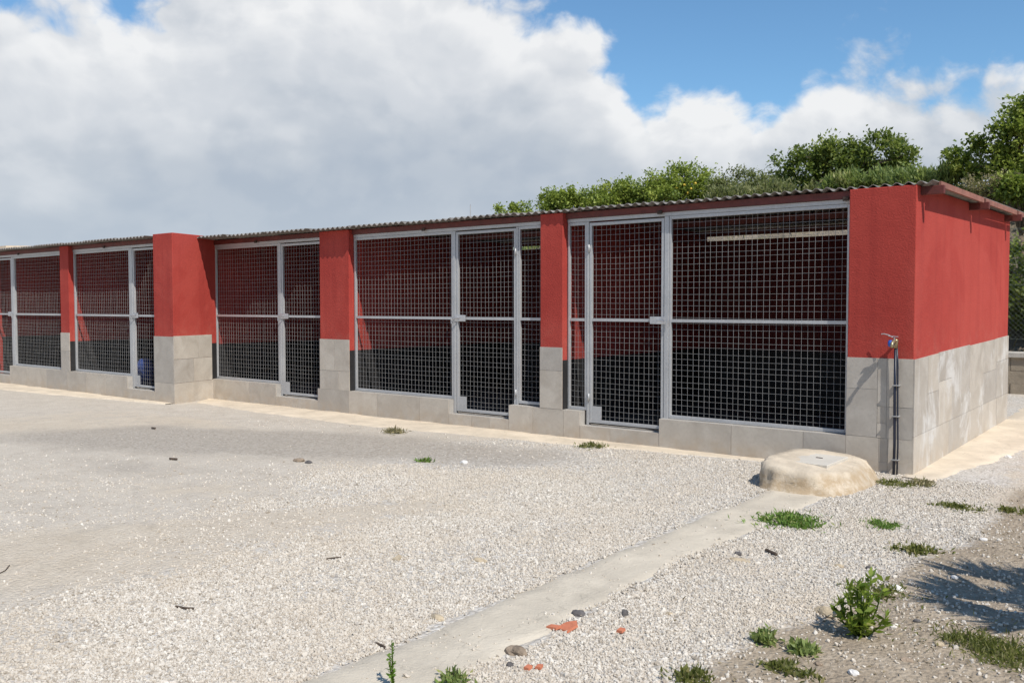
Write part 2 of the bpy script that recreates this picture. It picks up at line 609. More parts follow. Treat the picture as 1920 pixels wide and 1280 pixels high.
def m_leaf(dark, light, trans=0.42):
    def fn(t, b):
        v = attr(t, 'leafvar')
        c = t.ramp(v, [(0.0, dark), (0.55, tuple((x + y) / 2 for x, y in zip(dark, light))), (0.9, light), (1.0, tuple(x * 0.5 + y * 0.5 for x, y in zip(light, (0.42, 0.34, 0.17))))])
        t.put(b.inputs['Base Color'], c)
        b.inputs['Roughness'].default_value = 0.5
        b.inputs['Specular IOR Level'].default_value = 0.35
        tr = t.new('ShaderNodeBsdfTranslucent')
        t.put(tr.inputs['Color'], t.mix(0.5, c, (0.25, 0.33, 0.04)))
        ms = t.new('ShaderNodeMixShader')
        ms.inputs[0].default_value = trans
        t.l.new(b.outputs[0], ms.inputs[1])
        t.l.new(tr.outputs[0], ms.inputs[2])
        t.l.new(ms.outputs[0], t.out.inputs['Surface'])
    return fn


M = {
    'red': material('red_render', m_red),
    'tile': material('grey_tile', lambda t, b: m_tile(t, b, 0.0)),
    'tile_side': material('grey_tile_limescale', lambda t, b: m_tile(t, b, 0.75)),
    'grout': material('grout', m_plain((0.36, 0.335, 0.30), 0.9, var=0.15)),
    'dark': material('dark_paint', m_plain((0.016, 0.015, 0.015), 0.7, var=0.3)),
    'shaded_red': material('back_wall_red_shaded', m_plain((0.11, 0.014, 0.012), 0.85, var=0.2, scale=3)),  # red darkened so the colour carries the shade deep in the pens
    'partition': material('partition_red_shaded', m_plain((0.27, 0.034, 0.026), 0.85, var=0.15, scale=3)),  # same red as the outer walls, darkened in colour for the pens' shade
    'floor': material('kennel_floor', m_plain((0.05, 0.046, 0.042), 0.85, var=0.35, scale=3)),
    'galv': material('galvanised_steel', m_galv),
    'wire': material('dull_galvanised_wire', m_plain((0.31, 0.305, 0.295), 0.6, 0.15, var=0.2, bumpd=0)),
    'beam': material('red_oxide_steel', m_plain((0.12, 0.024, 0.018), 0.6, var=0.3, scale=10)),
    'rust': material('rusty_bracket', m_plain((0.045, 0.028, 0.02), 0.8, var=0.4)),
    'fibre': material('fibre_cement', m_fibre),
    'barge': material('brown_trim', m_plain((0.25, 0.105, 0.075), 0.75, var=0.25)),
    'apron': material('cream_concrete', m_concrete((0.64, 0.54, 0.41))),
    'strip': material('concrete_strip', m_concrete((0.57, 0.50, 0.395))),
    'mound': material('mound_mortar', m_mound),
    'lid': material('concrete_lid', m_concrete((0.58, 0.535, 0.46), 0.10)),
    'ground': material('yard_ground', m_ground),
    'gravel': material('gravel_stone', m_gravel),
    'hill': material('dry_bank', m_hill),
    'wallc': material('weathered_block_wall', m_concrete((0.34, 0.285, 0.215), 0.2)),
    'coping': material('coping_concrete', m_concrete((0.50, 0.465, 0.41))),
    'navy': material('dark_blue_pipe', m_plain((0.012, 0.016, 0.032), 0.4, var=0.2, bumpd=0)),
    'blue': material('blue_plastic', m_plain((0.03, 0.10, 0.42), 0.4, var=0.2, bumpd=0)),
    'brass': material('brass', m_plain((0.36, 0.29, 0.17), 0.4, 0.7, var=0.2, bumpd=0)),
    'steel': material('bright_steel', m_plain((0.55, 0.55, 0.56), 0.35, 0.7, var=0.15, bumpd=0)),
    'white': material('white_plastic', m_plain((0.72, 0.72, 0.71), 0.5, var=0.06, bumpd=0)),
    'bluecloth': material('blue_sack_cloth', m_plain((0.022, 0.05, 0.19), 0.8, var=0.5, scale=14)),
    'bark': material('bark', m_plain((0.16, 0.115, 0.075), 0.9, var=0.4, scale=18, bumpd=0.01)),
    'twig': material('dead_twig', m_plain((0.075, 0.052, 0.036), 0.9, var=0.4, scale=30)),
    'terracotta': material('terracotta', m_plain((0.50, 0.165, 0.085), 0.8, var=0.2, scale=20)),
    'rock': material('brown_rock', m_plain((0.27, 0.205, 0.145), 0.9, var=0.45, scale=22, bumpd=0.01)),
    'rock_tan': material('tan_rock', m_plain((0.46, 0.37, 0.25), 0.9, var=0.3, scale=22, bumpd=0.01)),
    'rock_pale': material('pale_rock', m_plain((0.66, 0.63, 0.585), 0.9, var=0.15, scale=22, bumpd=0.008)),
    'rock_dark': material('dark_rock', m_plain((0.10, 0.09, 0.085), 0.9, var=0.4, scale=22, bumpd=0.01)),
    'fruit': material('orange_fruit', m_plain((0.62, 0.42, 0.04), 0.45, var=0.15, bumpd=0)),
    'housewall': material('cream_house_wall', m_plain((0.66, 0.53, 0.38), 0.9, var=0.1)),
    'fencewire': material('dull_fence_wire', m_plain((0.10, 0.12, 0.10), 0.6, 0.3, var=0.2, bumpd=0)),
    'leaf_citrus': material('leaf_citrus', m_leaf((0.105, 0.165, 0.032), (0.36, 0.42, 0.08))),
    'leaf_bright': material('leaf_bright', m_leaf((0.15, 0.215, 0.045), (0.43, 0.50, 0.095))),
    'leaf_dark': material('leaf_dark', m_leaf((0.075, 0.115, 0.028), (0.27, 0.325, 0.075))),
    'leaf_olive': material('leaf_olive', m_leaf((0.133, 0.152, 0.062), (0.375, 0.383, 0.178))),
    'leaf_grass': material('leaf_grass', m_leaf((0.12, 0.175, 0.05), (0.36, 0.43, 0.14))),
    'leaf_dry': material('leaf_dry', m_leaf((0.2, 0.165, 0.09), (0.42, 0.36, 0.21))),
    'leaf_litter': material('leaf_litter', m_leaf((0.07, 0.05, 0.03), (0.38, 0.30, 0.18), 0.1)),
    'leaf_weed': material('leaf_weed', m_leaf((0.07, 0.147, 0.028), (0.225, 0.364, 0.07))),
    'leaf_moss': material('leaf_moss', m_leaf((0.085, 0.095, 0.025), (0.21, 0.215, 0.06))),
    'leaf_pepper': material('leaf_pepper', m_leaf((0.085, 0.145, 0.016), (0.27, 0.345, 0.045))),
    'leaf_yucca': material('leaf_yucca', m_leaf((0.05, 0.08, 0.03), (0.12, 0.16, 0.06), 0.1)),
}

# ------------------------------------------------------------------ ground
STRIP_X = (-0.84, -0.33)


def gz(x, y):
    x = np.asarray(x, dtype=np.float64)
    y = np.asarray(y, dtype=np.float64)
    z = 0.033 * np.clip(y, 0, 8) * sstep(x, -4.0, 0.0)
    z = z + (fbm(x * 0.7, y * 0.7, 3, 3) - 0.5) * 0.035 * sstep(-y, 0.9, 2.5)
    bumpy = sstep(x, 0.3, 1.1) * sstep(-y, -0.5, 1.0)
    z = z + (fbm(x * 2.6, y * 2.6, 9, 4) - 0.5) * 0.10 * bumpy
    return z


def blob(x, y, cx, cy, rx, ry, ang=0.0):
    c, s = math.cos(ang), math.sin(ang)
    dx, dy = x - cx, y - cy
    u, v = (c * dx + s * dy) / rx, (-s * dx + c * dy) / ry
    return np.exp(-(u * u + v * v))


def masks(x, y):
    n = fbm(x * 0.9, y * 0.9, 21, 4) - 0.5
    n2 = fbm(x * 2.4, y * 2.4, 33, 4) - 0.5
    tan = blob(x, y, -3.6, -6.2, 1.7, 0.8, 0.9) + 0.8 * blob(x, y, -3.2, -4.6, 0.35, 1.6, -0.5) + 0.9 * blob(x, y, -10.5, -3.6, 2.4, 1.2, 0.4) + 0.6 * blob(x, y, -5.0, -4.6, 1.2, 0.5, 0.7) + 0.5 * blob(x, y, -8.5, -2.0, 3.0, 0.5)
    tan = tan + 0.75 * sstep(x, 0.35, 0.9) * sstep(y, -2.2, -0.8)
    grey = 1.25 * blob(x, y, -5.6, -2.1, 2.8, 0.95, 0.35) + 0.8 * blob(x, y, -8.2, -3.4, 2.5, 0.9, 0.5) + 0.5 * blob(x, y, -6.0, -4.2, 1.0, 0.5, 0.5)
    soil = sstep(x - np.interp(y, [-5.5, -4, -3, -2, -1, 0.5], [.45, .72, .72, .95, 1.05, .9]), -0.22, 0.25) * sstep(-y, -1.5, 1.0) + 0.85 * blob(x, y, 1.0, -5.0, 0.5, 0.5) + 0.35 * sstep(x, 0.6, 1.0) * sstep(-y, -6.0, 0.0) * (y > -2)
    xl = np.interp(y, [-9, -7.0, -4.5, -2.5, -1.0], [-2.0, -2.5, -3.7, -4.3, -4.0])
    comp = sstep(xl - x + n * 1.6 + n2 * 0.5, -0.4, 0.8)
    return np.clip(tan + n * 0.5, 0, 1), np.clip(grey + n * 0.35, 0, 1), np.clip(soil + n2 * 0.55, 0, 1), comp


def axis(lo, hi, step_, far):
    c = list(np.arange(lo, hi + 1e-6, step_))
    d, g = step_, step_
    left, right = [lo], [hi]
    while right[-1] < far:
        g *= 1.35
        right.append(right[-1] + g)
        left.append(left[-1] - g)
    return np.array(left[:0:-1] + c + right[1:])


gx = axis(-12.0, 4.0, 0.11, 700)
gy = axis(-8.6, 1.0, 0.11, 700)
XX, YY = np.meshgrid(gx, gy)
ZZ = gz(XX, YY)
nx, ny = len(gx), len(gy)
idx = np.arange(nx * ny).reshape(ny, nx)
F = np.stack([idx[:-1, :-1], idx[:-1, 1:], idx[1:, 1:], idx[1:, :-1]], -1).reshape(-1, 4)
tan_, grey_, soil_, comp_ = masks(XX.ravel(), YY.ravel())
ground = np_mesh('ground', np.stack([XX.ravel(), YY.ravel(), ZZ.ravel()], 1), F, M['ground'], smooth=True,
                 attrs={'tan': ('POINT', tan_), 'grey': ('POINT', grey_), 'soil': ('POINT', soil_), 'compact': ('POINT', comp_)})
tag(ground, 'pale gravel yard with tan dirt patches and brown soil', kind='structure')


def ribbon(name, mat, left, right, ztop, n=160, edge=0.02, kind='structure', label=None, down=0.03):
    """sheet between two polylines (same parameter), with irregular edges and a small lip"""
    lp = np.array(left, float)
    rp = np.array(right, float)

    def resample(p):
        d = np.r_[0, np.cumsum(np.hypot(*np.diff(p, axis=0).T))]
        s = np.linspace(0, d[-1], n)
        return np.stack([np.interp(s, d, p[:, 0]), np.interp(s, d, p[:, 1])], 1)
    A, B = resample(lp), resample(rp)
    t = B - A
    t = t / np.linalg.norm(t, axis=1)[:, None]
    s = np.linspace(0, 40, n)
    A = A + t * ((fbm(s * 0.9, s * 0 + 2, 5, 4) - 0.5) * edge * 2)[:, None]
    B = B + t * ((fbm(s * 0.9, s * 0 + 9, 8, 4) - 0.5) * edge * 2)[:, None]
    cols = [0.0, 0.10, 0.25, 0.5, 0.75, 0.90, 1.0]
    V = []
    for k, c in enumerate(cols):
        p = A + (B - A) * c
        z = gz(p[:, 0], p[:, 1]) + ztop + (fbm(p[:, 0] * 3, p[:, 1] * 3, 4, 3) - 0.5) * 0.006
        if k in (0, len(cols) - 1):
            z = z - down
        V.append(np.stack([p[:, 0], p[:, 1], z], 1))
    V = np.stack(V, 1)
    m = len(cols)
    ii = np.arange(n * m).reshape(n, m)
    FF = np.stack([ii[:-1, :-1], ii[:-1, 1:], ii[1:, 1:], ii[1:, :-1]], -1).reshape(-1, 4)
    o = np_mesh(name, V.reshape(-1, 3), FF, mat, smooth=True)
    return tag(o, label, kind=kind)


FY = -0.868      # front plane of the left block
ribbon('concrete_apron', M['apron'], [(-11.3, -0.02), (-9.2, 0.02), (-4.0, 0.02), (-0.9, 0.02)], [(-10.9, -0.55), (-9.4, -0.75), (-6.7, -0.86), (-5.3, -0.66), (-3.3, -0.42), (-0.9, -0.10)], 0.012, edge=0.07,
       label='cream concrete apron along the foot of the kennels')
ribbon('concrete_apron', M['apron'], [(-26, FY + .03), (-18.5, FY + .03), (-11.7, FY + .03), (-11.05, FY + .03)], [(-26, -1.9), (-18.5, -1.75), (-13.5, -1.35), (-11.05, -1.02)], 0.012, edge=0.08,
       label='cream concrete apron before the far kennels')
ribbon('concrete_apron', M['apron'], [(-0.10, -0.16), (-0.04, 1.8), (0.06, 4.1), (0.16, 6.2)], [(0.22, -0.22), (0.55, 1.3), (1.0, 3.2), (1.6, 6.2)], 0.012, edge=0.09,
       label='cream concrete ground beside the side wall')
ribbon('concrete_strip', M['strip'], [(-0.86, -8.8), (-0.86, -6.4), (-0.84, -3.6), (-0.86, -1.6), (-0.84, -1.1)], [(-0.28, -8.8), (-0.28, -5.9), (-0.36, -3.7), (-0.26, -1.7), (-0.24, -1.1)], 0.006, edge=0.05,
       label='pale concrete strip running across the gravel to the mound')

# ------------------------------------------------------------------ kennel building
kennel = tag(empty('kennel_building', (0, 0, 0)), 'long low dog kennel with red rendered walls, grey tiles and mesh fronts', 'kennel')
UNIT = {}


def unit_box(mat):
    if mat.name not in UNIT:
        me = bpy.data.meshes.new('tile')
        e, h = 0.5, 0.5
        me.from_pydata([(-e, -e, -h), (e, -e, -h), (e, e, -h), (-e, e, -h), (-e, -e, h), (e, -e, h), (e, e, h), (-e, e, h)], [], CUBE_F)
        me.materials.append(mat)
        UNIT[mat.name] = me
    return UNIT[mat.name]


def tile(parent, x0, x1, y, z0, z1, mat=None, gap=0.004, thick=0.012, rotz=0.0, center=None):
    """a tile on a wall facing -Y (front), or rotated about z at a given centre"""
    o = bpy.data.objects.new('tile', unit_box(mat or M['tile']))
    COL.objects.link(o)
    o.parent = parent
    j = rng.uniform(-0.0016, 0.0016)
    if center is None:
        center = Vector(((x0 + x1) / 2, y - thick / 2 + j, (z0 + z1) / 2))
    o.location = center - wloc(parent)
    o.rotation_euler = (0, 0, rotz)
    o.scale = (abs(x1 - x0) - gap, thick, z1 - z0 - gap)
    return o


TILE_H = 1.09
ROOF_Z = 2.70


def pillar(poly, top, name='pillar', mat='red', z0=-0.1):
    return MB().prism(poly, z0, top).build(name, M[mat], kennel, bevel=0.008)


# right end pillar and side wall in one
SX, SY = 0.14, 3.95
endw = MB().prism([(-0.61, 0.0), (0.0, 0.0), (SX, SY), (SX - 0.2, SY), (-0.18, 0.26), (-0.61, 0.26)], -0.1, 2.705).build('end_wall', M['red'], kennel, bevel=0.008)
for (x0, x1, z0, z1) in [(-0.61, -0.30, -0.05, 0.33), (-0.30, -0.22, -0.05, 0.10), (-0.30, -0.22, 0.10, 0.33), (-0.22, 0.0, -0.05, 0.33),
                         (-0.61, -0.32, 0.33, 0.79), (-0.61, -0.32, 0.79, 1.09), (-0.32, -0.235, 0.33, 0.47), (-0.32, -0.235, 0.47, 0.63), (-0.235, 0.0, 0.33, 0.63),
                         (-0.32, -0.235, 0.63, 1.09), (-0.235, 0.0, 0.63, 1.09)]:
    tile(endw, x0, x1, 0.0, z0, z1)
# side wall tiles: along the direction of the side wall
SD = Vector((SX, SY, 0)).normalized()
SN = Vector((SD.y, -SD.x, 0))
SL = math.hypot(SX, SY)
srot = math.atan2(SD.y, SD.x)


def side_tile(s0, s1, z0, z1):
    """z0, z1: heights at the near corner; the courses rise with the ground"""
    g = 0.002
    k = 0.115 / SL
    th = 0.012 + rng.uniform(-0.0012, 0.0012)
    p = [SD * (s0 + g), SD * (s1 - g), SD * (s1 - g) + SN * th, SD * (s0 + g) + SN * th]
    ss = [s0, s1, s1, s0]
    MB().prism([(q.x, q.y) for q in p], [z0 + g + k * q for q in ss], [z1 - g + k * q for q in ss]).build('tile', M['tile_side'], endw)


cols = [(-0.012, 0.42), (0.42, 0.80), (0.80, 1.30), (1.30, 2.02), (2.02, 2.66), (2.66, 3.30), (3.30, SL)]
for i, (a, b) in enumerate(cols):
    zt = TILE_H + rng.uniform(-0.006, 0.006)
    if i in (0, 3, 4):
        side_tile(a, b, 0.36, zt)
    else:
        m_ = 0.72 if i in (1, 5) else 0.80
        side_tile(a, b, 0.36, m_)
        side_tile(a, b, m_, zt)
for (a, b) in [(-0.012, 0.55), (0.55, 1.2), (1.2, 1.95), (1.95, 2.6), (2.6, 3.35), (3.35, SL)]:
    side_tile(a, b, -0.08, 0.36)
p_ = [SD * 0.0, SD * SL, SD * SL + SN * 0.008, SN * 0.008]
MB().prism([(q.x, q.y) for q in p_], -0.1, [1.08, 1.195, 1.195, 1.08]).build('grout_bed', M['grout'], endw)
MB().box(-0.612, 0.008, -0.008, 0.0, -0.1, 1.082).build('grout_bed', M['grout'], endw)


# other pillars: (x0, x1, front plane, top)
PA = pillar([(-4.313, 0), (-3.978, 0), (-3.978, 0.26), (-4.313, 0.26)], 2.70)
PB = pillar([(-8.445, 0), (-7.787, 0), (-7.787, 0.26), (-8.445, 0.26)], 2.70)
PC = pillar([(-11.60, FY), (-11.02, FY), (-11.29, 0.12), (-11.60, 0.12)], 2.765)
PD = pillar([(-14.85, FY), (-14.51, FY), (-14.51, FY + .26), (-14.85, FY + .26)], 2.70)
PE = pillar([(-18.42, FY), (-18.02, FY), (-18.02, FY + .26), (-18.22, FY + .26), (-18.22, SY), (-18.42, SY)], 2.70, 'end_wall')
for (o_, x0, x1, y_, zt_) in [(PA, -4.313, -3.978, 0, 1.08), (PB, -8.445, -7.787, 0, 1.08), (PC, -11.60, -11.02, FY, 1.085), (PD, -14.85, -14.51, FY, 1.085), (PE, -18.42, -18.02, FY, 1.085)]:
    MB().box(x0 + 0.003, x1 - 0.003, y_ - 0.008, y_ + 0.001, 0.30, zt_).build('grout_bed', M['grout'], o_)
for (x0, x1, z0, z1) in [(-4.313, -3.978, 0.335, 0.80), (-4.313, -3.978, 0.80, 1.085)]:
    tile(PA, x0, x1, 0, z0, z1)
for (x0, x1, z0, z1) in [(-8.445, -8.02, 0.335, 0.62), (-8.02, -7.787, 0.335, 0.62), (-8.445, -8.11, 0.62, 1.09), (-8.11, -7.787, 0.62, 1.09)]:
    tile(PB, x0, x1, 0, z0, z1)
for (x0, x1, z0, z1) in [(-11.60, -11.02, -0.05, 0.33), (-11.60, -11.02, 0.33, 1.09)]:
    tile(PC, x0, x1, FY, z0, z1)
pd_ = (Vector((-11.29, 0.12, 0)) - Vector((-11.02, FY, 0)))
PL = pd_.length
pd_.normalize()
pn_ = Vector((pd_.y, -pd_.x, 0))
for (s0, s1, z0, z1) in [(-0.012, 0.895, -0.05, 0.33), (-0.012, 0.43, 0.33, 0.72), (0.43, 0.87, 0.33, 0.72), (-0.012, 0.55, 0.72, 1.10), (0.55, 0.87, 0.72, 1.10)]:
    tile(PC, s0, s1, 0, z0, z1, rotz=math.atan2(pd_.y, pd_.x), center=Vector((-11.02, FY, 0)) + pd_ * ((s0 + s1) / 2) + pn_ * 0.006 + Vector((0, 0, (z0 + z1) / 2)))
for (x0, x1, z0, z1) in [(-14.85, -14.51, 0.36, 0.75), (-14.85, -14.51, 0.75, 1.09)]:
    tile(PD, x0, x1, FY, z0, z1)
for (x0, x1, z0, z1) in [(-18.42, -18.02, 0.36, 0.75), (-18.42, -18.02, 0.75, 1.09)]:
    tile(PE, x0, x1, FY, z0, z1)

# low walls under the mesh fronts: (x0, x1, top, tile joints)
def low_wall(x0, x1, top, y, joints, pale=True):
    o = MB().box(x0, x1, y + 0.001, y + 0.20, -0.1, top).build('low_wall', M['grout'], kennel)
    xs = [x0] + joints + [x1]
    for a, b in zip(xs[:-1], xs[1:]):
        tile(o, a, b, y, -0.05, top + 0.002)
    return o


low_wall(-2.66, -0.61, 0.325, 0, [-1.80, -1.03])
low_wall(-3.72, -2.66, 0.165, 0, [-3.30])
low_wall(-4.80, -3.72, 0.335, 0, [-4.42, -3.96])
low_wall(-5.82, -4.80, 0.150, 0, [-5.42, -5.12])
low_wall(-8.50, -5.82, 0.335, 0, [-7.80, -7.20, -6.36])
low_wall(-9.52, -8.50, 0.150, 0, [-9.0])
low_wall(-11.27, -9.52, 0.340, 0, [-10.22])
low_wall(-12.46, -11.60, 0.170, FY, [])
low_wall(-17.06, -12.46, 0.375, FY, [-16.3, -15.45, -14.6, -13.9, -13.2])
low_wall(-18.02, -17.06, 0.170, FY, [])
low_wall(-18.42, -18.02, 0.36, FY, [])
# partitions behind the pillars with a dark painted dado
BY = 3.72
for (x0, x1, y0) in [(-4.17, -3.99, 0.26), (-8.0, -7.80, 0.26), (-11.60, -11.30, 0.12), (-14.72, -14.53, FY + .26)]:
    o = MB().box(x0, x1, y0, BY, -0.1, 2.69).build('partition_wall', M['partition'], kennel)
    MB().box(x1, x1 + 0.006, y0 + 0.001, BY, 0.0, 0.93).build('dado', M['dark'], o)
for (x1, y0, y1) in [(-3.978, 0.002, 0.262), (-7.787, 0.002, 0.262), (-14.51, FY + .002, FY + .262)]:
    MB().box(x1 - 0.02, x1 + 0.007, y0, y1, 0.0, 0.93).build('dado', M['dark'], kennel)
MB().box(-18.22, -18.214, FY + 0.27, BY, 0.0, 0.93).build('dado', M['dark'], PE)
MB().prism([(-11.255, -0.03), (-11.245, -0.03), (-11.283, 0.125), (-11.32, 0.125)], 0.335, 0.95).build('dado', M['dark'], kennel)
bw = MB().box(-18.3, -8.0, BY, BY + 0.2, -0.1, 2.69)
bw.box(-8.0, -7.8, BY, BY + 0.2, -0.1, 2.69)
bw.box(-7.8, -4.17, BY, BY + 0.2, -0.1, 2.565)
bw.box(-4.17, -3.99, BY, BY + 0.2, -0.1, 2.69)
bw.box(-3.99, SX - 0.2, BY, BY + 0.2, -0.1, 2.555)
back = bw.build('back_wall', M['shaded_red'], kennel)
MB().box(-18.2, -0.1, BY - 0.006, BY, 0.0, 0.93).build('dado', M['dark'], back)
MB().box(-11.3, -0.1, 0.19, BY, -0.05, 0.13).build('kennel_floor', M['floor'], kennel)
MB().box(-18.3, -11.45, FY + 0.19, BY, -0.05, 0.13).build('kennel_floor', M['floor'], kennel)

# ---- roof: corrugated sheets
PITCH, AMP, TH = 0.107, 0.0155, 0.006


def sheet_mesh(waves, length):
    ns = waves * 8 + 1
    x = np.linspace(0, waves * PITCH, ns)
    z = AMP * np.cos(x / PITCH * 2 * np.pi)
    V = []
    for yy in (0.0, length):
        V += [(-x[i], yy, z[i] + AMP + TH) for i in range(ns)]
        V += [(-x[i], yy, z[i] + AMP) for i in range(ns)]
    F_ = []
    for i in range(ns - 1):
        a, b, c, d = i, i + 1, 2 * ns + i + 1, 2 * ns + i
        F_.append((a, d, c, b))
        F_.append((a + ns, b + ns, c + ns, d + ns))
        F_.append((a, b, b + ns, a + ns))
        F_.append((d, d + ns, c + ns, c))
    F_.append((0, ns, 3 * ns, 2 * ns))
    F_.append((ns - 1, 3 * ns - 1, 4 * ns - 1, 2 * ns - 1))
    me = bpy.data.meshes.new('roof_sheet')
    me.from_pydata(V, [], F_)
    me.materials.append(M['fibre'])
    me.update()
    return me


SH_F, SH_B = sheet_mesh(10, 2.6), sheet_mesh(10, 2.2)


def overhang(x):
    return float(np.interp(-x, [0, 2, 4, 8, 11.2], [0.012, 0.02, 0.045, 0.125, 0.35]))


def sheets(x_right, n, yf, yb, z, skew=0.0, rot=-0.030):
    for i in range(n):
        x = x_right - i * 9 * PITCH
        for k, me in enumerate((SH_F, SH_B)):
            o = bpy.data.objects.new('roof_sheet', me)
            COL.objects.link(o)
            o.parent = kennel
            y = yf(x - 0.45) if k == 0 else yb
            o.location = (x + rng.uniform(-0.002, 0.002) + (skew if k else 0), y + (rng.uniform(-0.006, 0.006) if k == 0 else 0), z + (0.016 if k else 0.0) + (i % 2) * 0.0075 + rng.uniform(0, 0.0015))
            o.rotation_euler = (R(0.15), 0, rot * max(0.0, 1 - i / 3.0))


sheets(0.14, 12, lambda x: -overhang(x), 1.93, ROOF_Z, 0.062)
SH_B = sheet_mesh(10, 2.95)
sheets(-11.615, 8, lambda x: FY - 0.14, 1.1, ROOF_Z, 0.0, 0.0)

# steel: fascia beams, purlins, brackets, trim
for (x0, x1, y) in [(-3.978, -0.61, 0.06), (-7.787, -4.313, 0.06), (-11.27, -8.445, 0.06), (-14.51, -11.60, FY + .06), (-18.02, -14.85, FY + .06)]:
    MB().box(x0, x1, y, y + 0.05, 2.628, 2.698).build('fascia_beam', M['beam'], kennel)
    L_ = x1 - x0
    for k in ((0.38, 0.985) if x0 == -3.978 else (0.42,)):
        MB().box(x0 + L_ * k - 0.03, x0 + L_ * k + 0.03, y - 0.022, y - 0.002, 2.605, 2.645).build('bracket', M['rust'], kennel, bevel=0.006)
for (y, xr) in [(0.12, 0.205), (1.90, 0.262), (3.62, 0.315)]:
    MB().box(-11.4, xr, y, y + 0.055, 2.618, 2.697).build('purlin', M['beam'], kennel, bevel=0.005)
for y in (FY + 0.12, 1.2, 3.4):
    MB().box(-18.5, -11.45, y, y + 0.05, 2.618, 2.697).build('purlin', M['beam'], kennel)
ex = lambda y: 0.137 + 0.031 * y
for (y0, y1) in [(0.2, 1.885), (1.97, 3.60), (3.69, 4.02)]:
    MB().prism([(ex(y0), y0), (ex(y0) + 0.02, y0), (ex(y1) + 0.02, y1), (ex(y1), y1)], 2.688, 2.742).build('barge_strip', M['barge'], kennel)

# ---- mesh panels and gates
WS, WR = 0.066, 0.00118


def wire(mb, a, m, b):
    """thin square wire through three points"""
    v, f = [], []
    for p in (a, m, b):
        x, y, z = p
        if abs(a[2] - b[2]) > abs(a[0] - b[0]):
            v += [(x - WR, y - WR, z), (x + WR, y - WR, z), (x + WR, y + WR, z), (x - WR, y + WR, z)]
        else:
            v += [(x, y - WR, z - WR), (x, y + WR, z - WR), (x, y + WR, z + WR), (x, y - WR, z + WR)]
    for k in (0, 4):
        for q in range(4):
            f.append((k + q, k + (q + 1) % 4, k + 4 + (q + 1) % 4, k + 4 + q))
    mb.add(v, f)


def wires(mb, x0, x1, z0, z1, y):
    bow = rng.uniform(-0.006, 0.010)
    n = max(1, int(round((x1 - x0) / WS)))
    for i in range(n + 1):
        x = x0 + (i + 0.02 + rng.uniform(-0.09, 0.09)) * (x1 - x0) / n
        if x < x0 + 0.012 or x > x1 - 0.012:
            continue
        b_ = bow * math.sin(math.pi * (x - x0) / (x1 - x0))
        j = rng.uniform(-0.006, 0.006)
        wire(mb, (x, y, z0), (x + j * 0.5 + rng.uniform(-0.005, 0.005), y + b_, (z0 + z1) / 2), (x + j, y, z1))
    n = int(round((z1 - z0) / WS))
    yy = y + 2 * WR + 0.0005
    for i in range(1, n):
        z = z0 + (i + rng.uniform(-0.09, 0.09)) * (z1 - z0) / n
        b_ = bow * math.sin(math.pi * (z - z0) / (z1 - z0))
        j = rng.uniform(-0.008, 0.008)
        wire(mb, (x0, yy, z), ((x0 + x1) / 2, yy + b_, z + j * 0.5 - rng.uniform(0, 0.008)), (x1, yy, z + j))


def mesh_frame(kind, x0, x1, z0, z1, y, fw, latch=None, ztop=None):
    mb = MB()
    d = 0.038
    mb.box(x0, x0 + fw, y, y + d, z0, z1)
    mb.box(x1 - fw, x1, y, y + d, z0, z1)
    mb.box(x0 + fw, x1 - fw, y + 0.001, y + d - 0.001, z0, z0 + 0.036)
    mb.box(x0 + fw, x1 - fw, y + 0.001, y + d - 0.001, z1 - 0.036, z1)
    o = mb.build('gate' if kind == 'door' else 'mesh_panel', M['galv'], kennel, bevel=0.003)
    zr = 1.42
    MB().box(x0 + fw + 0.001, x1 - fw - 0.001, y + 0.004, y + 0.030, zr - 0.017, zr + 0.017).build('rail', M['galv'], o)
    wm = MB()
    wires(wm, x0 + fw * 0.5, x1 - fw * 0.5, z0 + 0.018, z1 - 0.018, y + 0.031)
    wo_ = wm.build('wire_mesh', M['wire'], o)
    wo_['kind'] = 'stuff'
    if kind == 'door':
        xl = x0 if latch == 'l' else x1
        s = 1 if latch == 'l' else -1
        MB().box(min(xl - 0.02 * s, xl + 0.17 * s), max(xl - 0.02 * s, xl + 0.17 * s), y - 0.012, y - 0.002, zr - 0.04, zr + 0.045).build('lock_plate', M['steel'], o, bevel=0.003)
        lm = MB().tube([(xl + 0.07 * s, y - 0.014, zr + 0.01), (xl + 0.07 * s, y - 0.045, zr + 0.01), (xl - 0.03 * s, y - 0.048, zr - 0.008)], 0.009, 6)
        lm.tube([(xl - 0.055 * s, y - 0.03, zr), (xl - 0.055 * s, y - 0.03, zr - 0.07)], 0.012, 6)
        lm.build('latch', M['steel'], o)
        xh = x1 if latch == 'l' else x0
        for zh in (z0 + 0.3, z1 - 0.3):
            MB().tube([(xh, y - 0.012, zh - 0.045), (xh, y - 0.012, zh + 0.045)], 0.011, 8).build('hinge', M['galv'], o, smooth=True)
        MB().prism([(x0 + fw, y + 0.002), (x0 + fw + 0.14, y + 0.002), (x0 + fw + 0.14, y + 0.006), (x0 + fw, y + 0.006)], z0 + 0.037, z0 + 0.20).build('corner_plate', M['galv'], o)
    return o


def post(x0, x1, z0, z1, y):
    MB().box(x0, x1, y - 0.006, y + 0.05, z0, z1).build('post', M['galv'], kennel, bevel=0.004)


def header(x0, x1, y, z=2.582):
    MB().box(x0, x1, y - 0.004, y + 0.045, z, z + 0.044).build('top_rail', M['galv'], kennel, bevel=0.003)


TOP = 2.58
YP, YL = 0.088, FY + 0.088
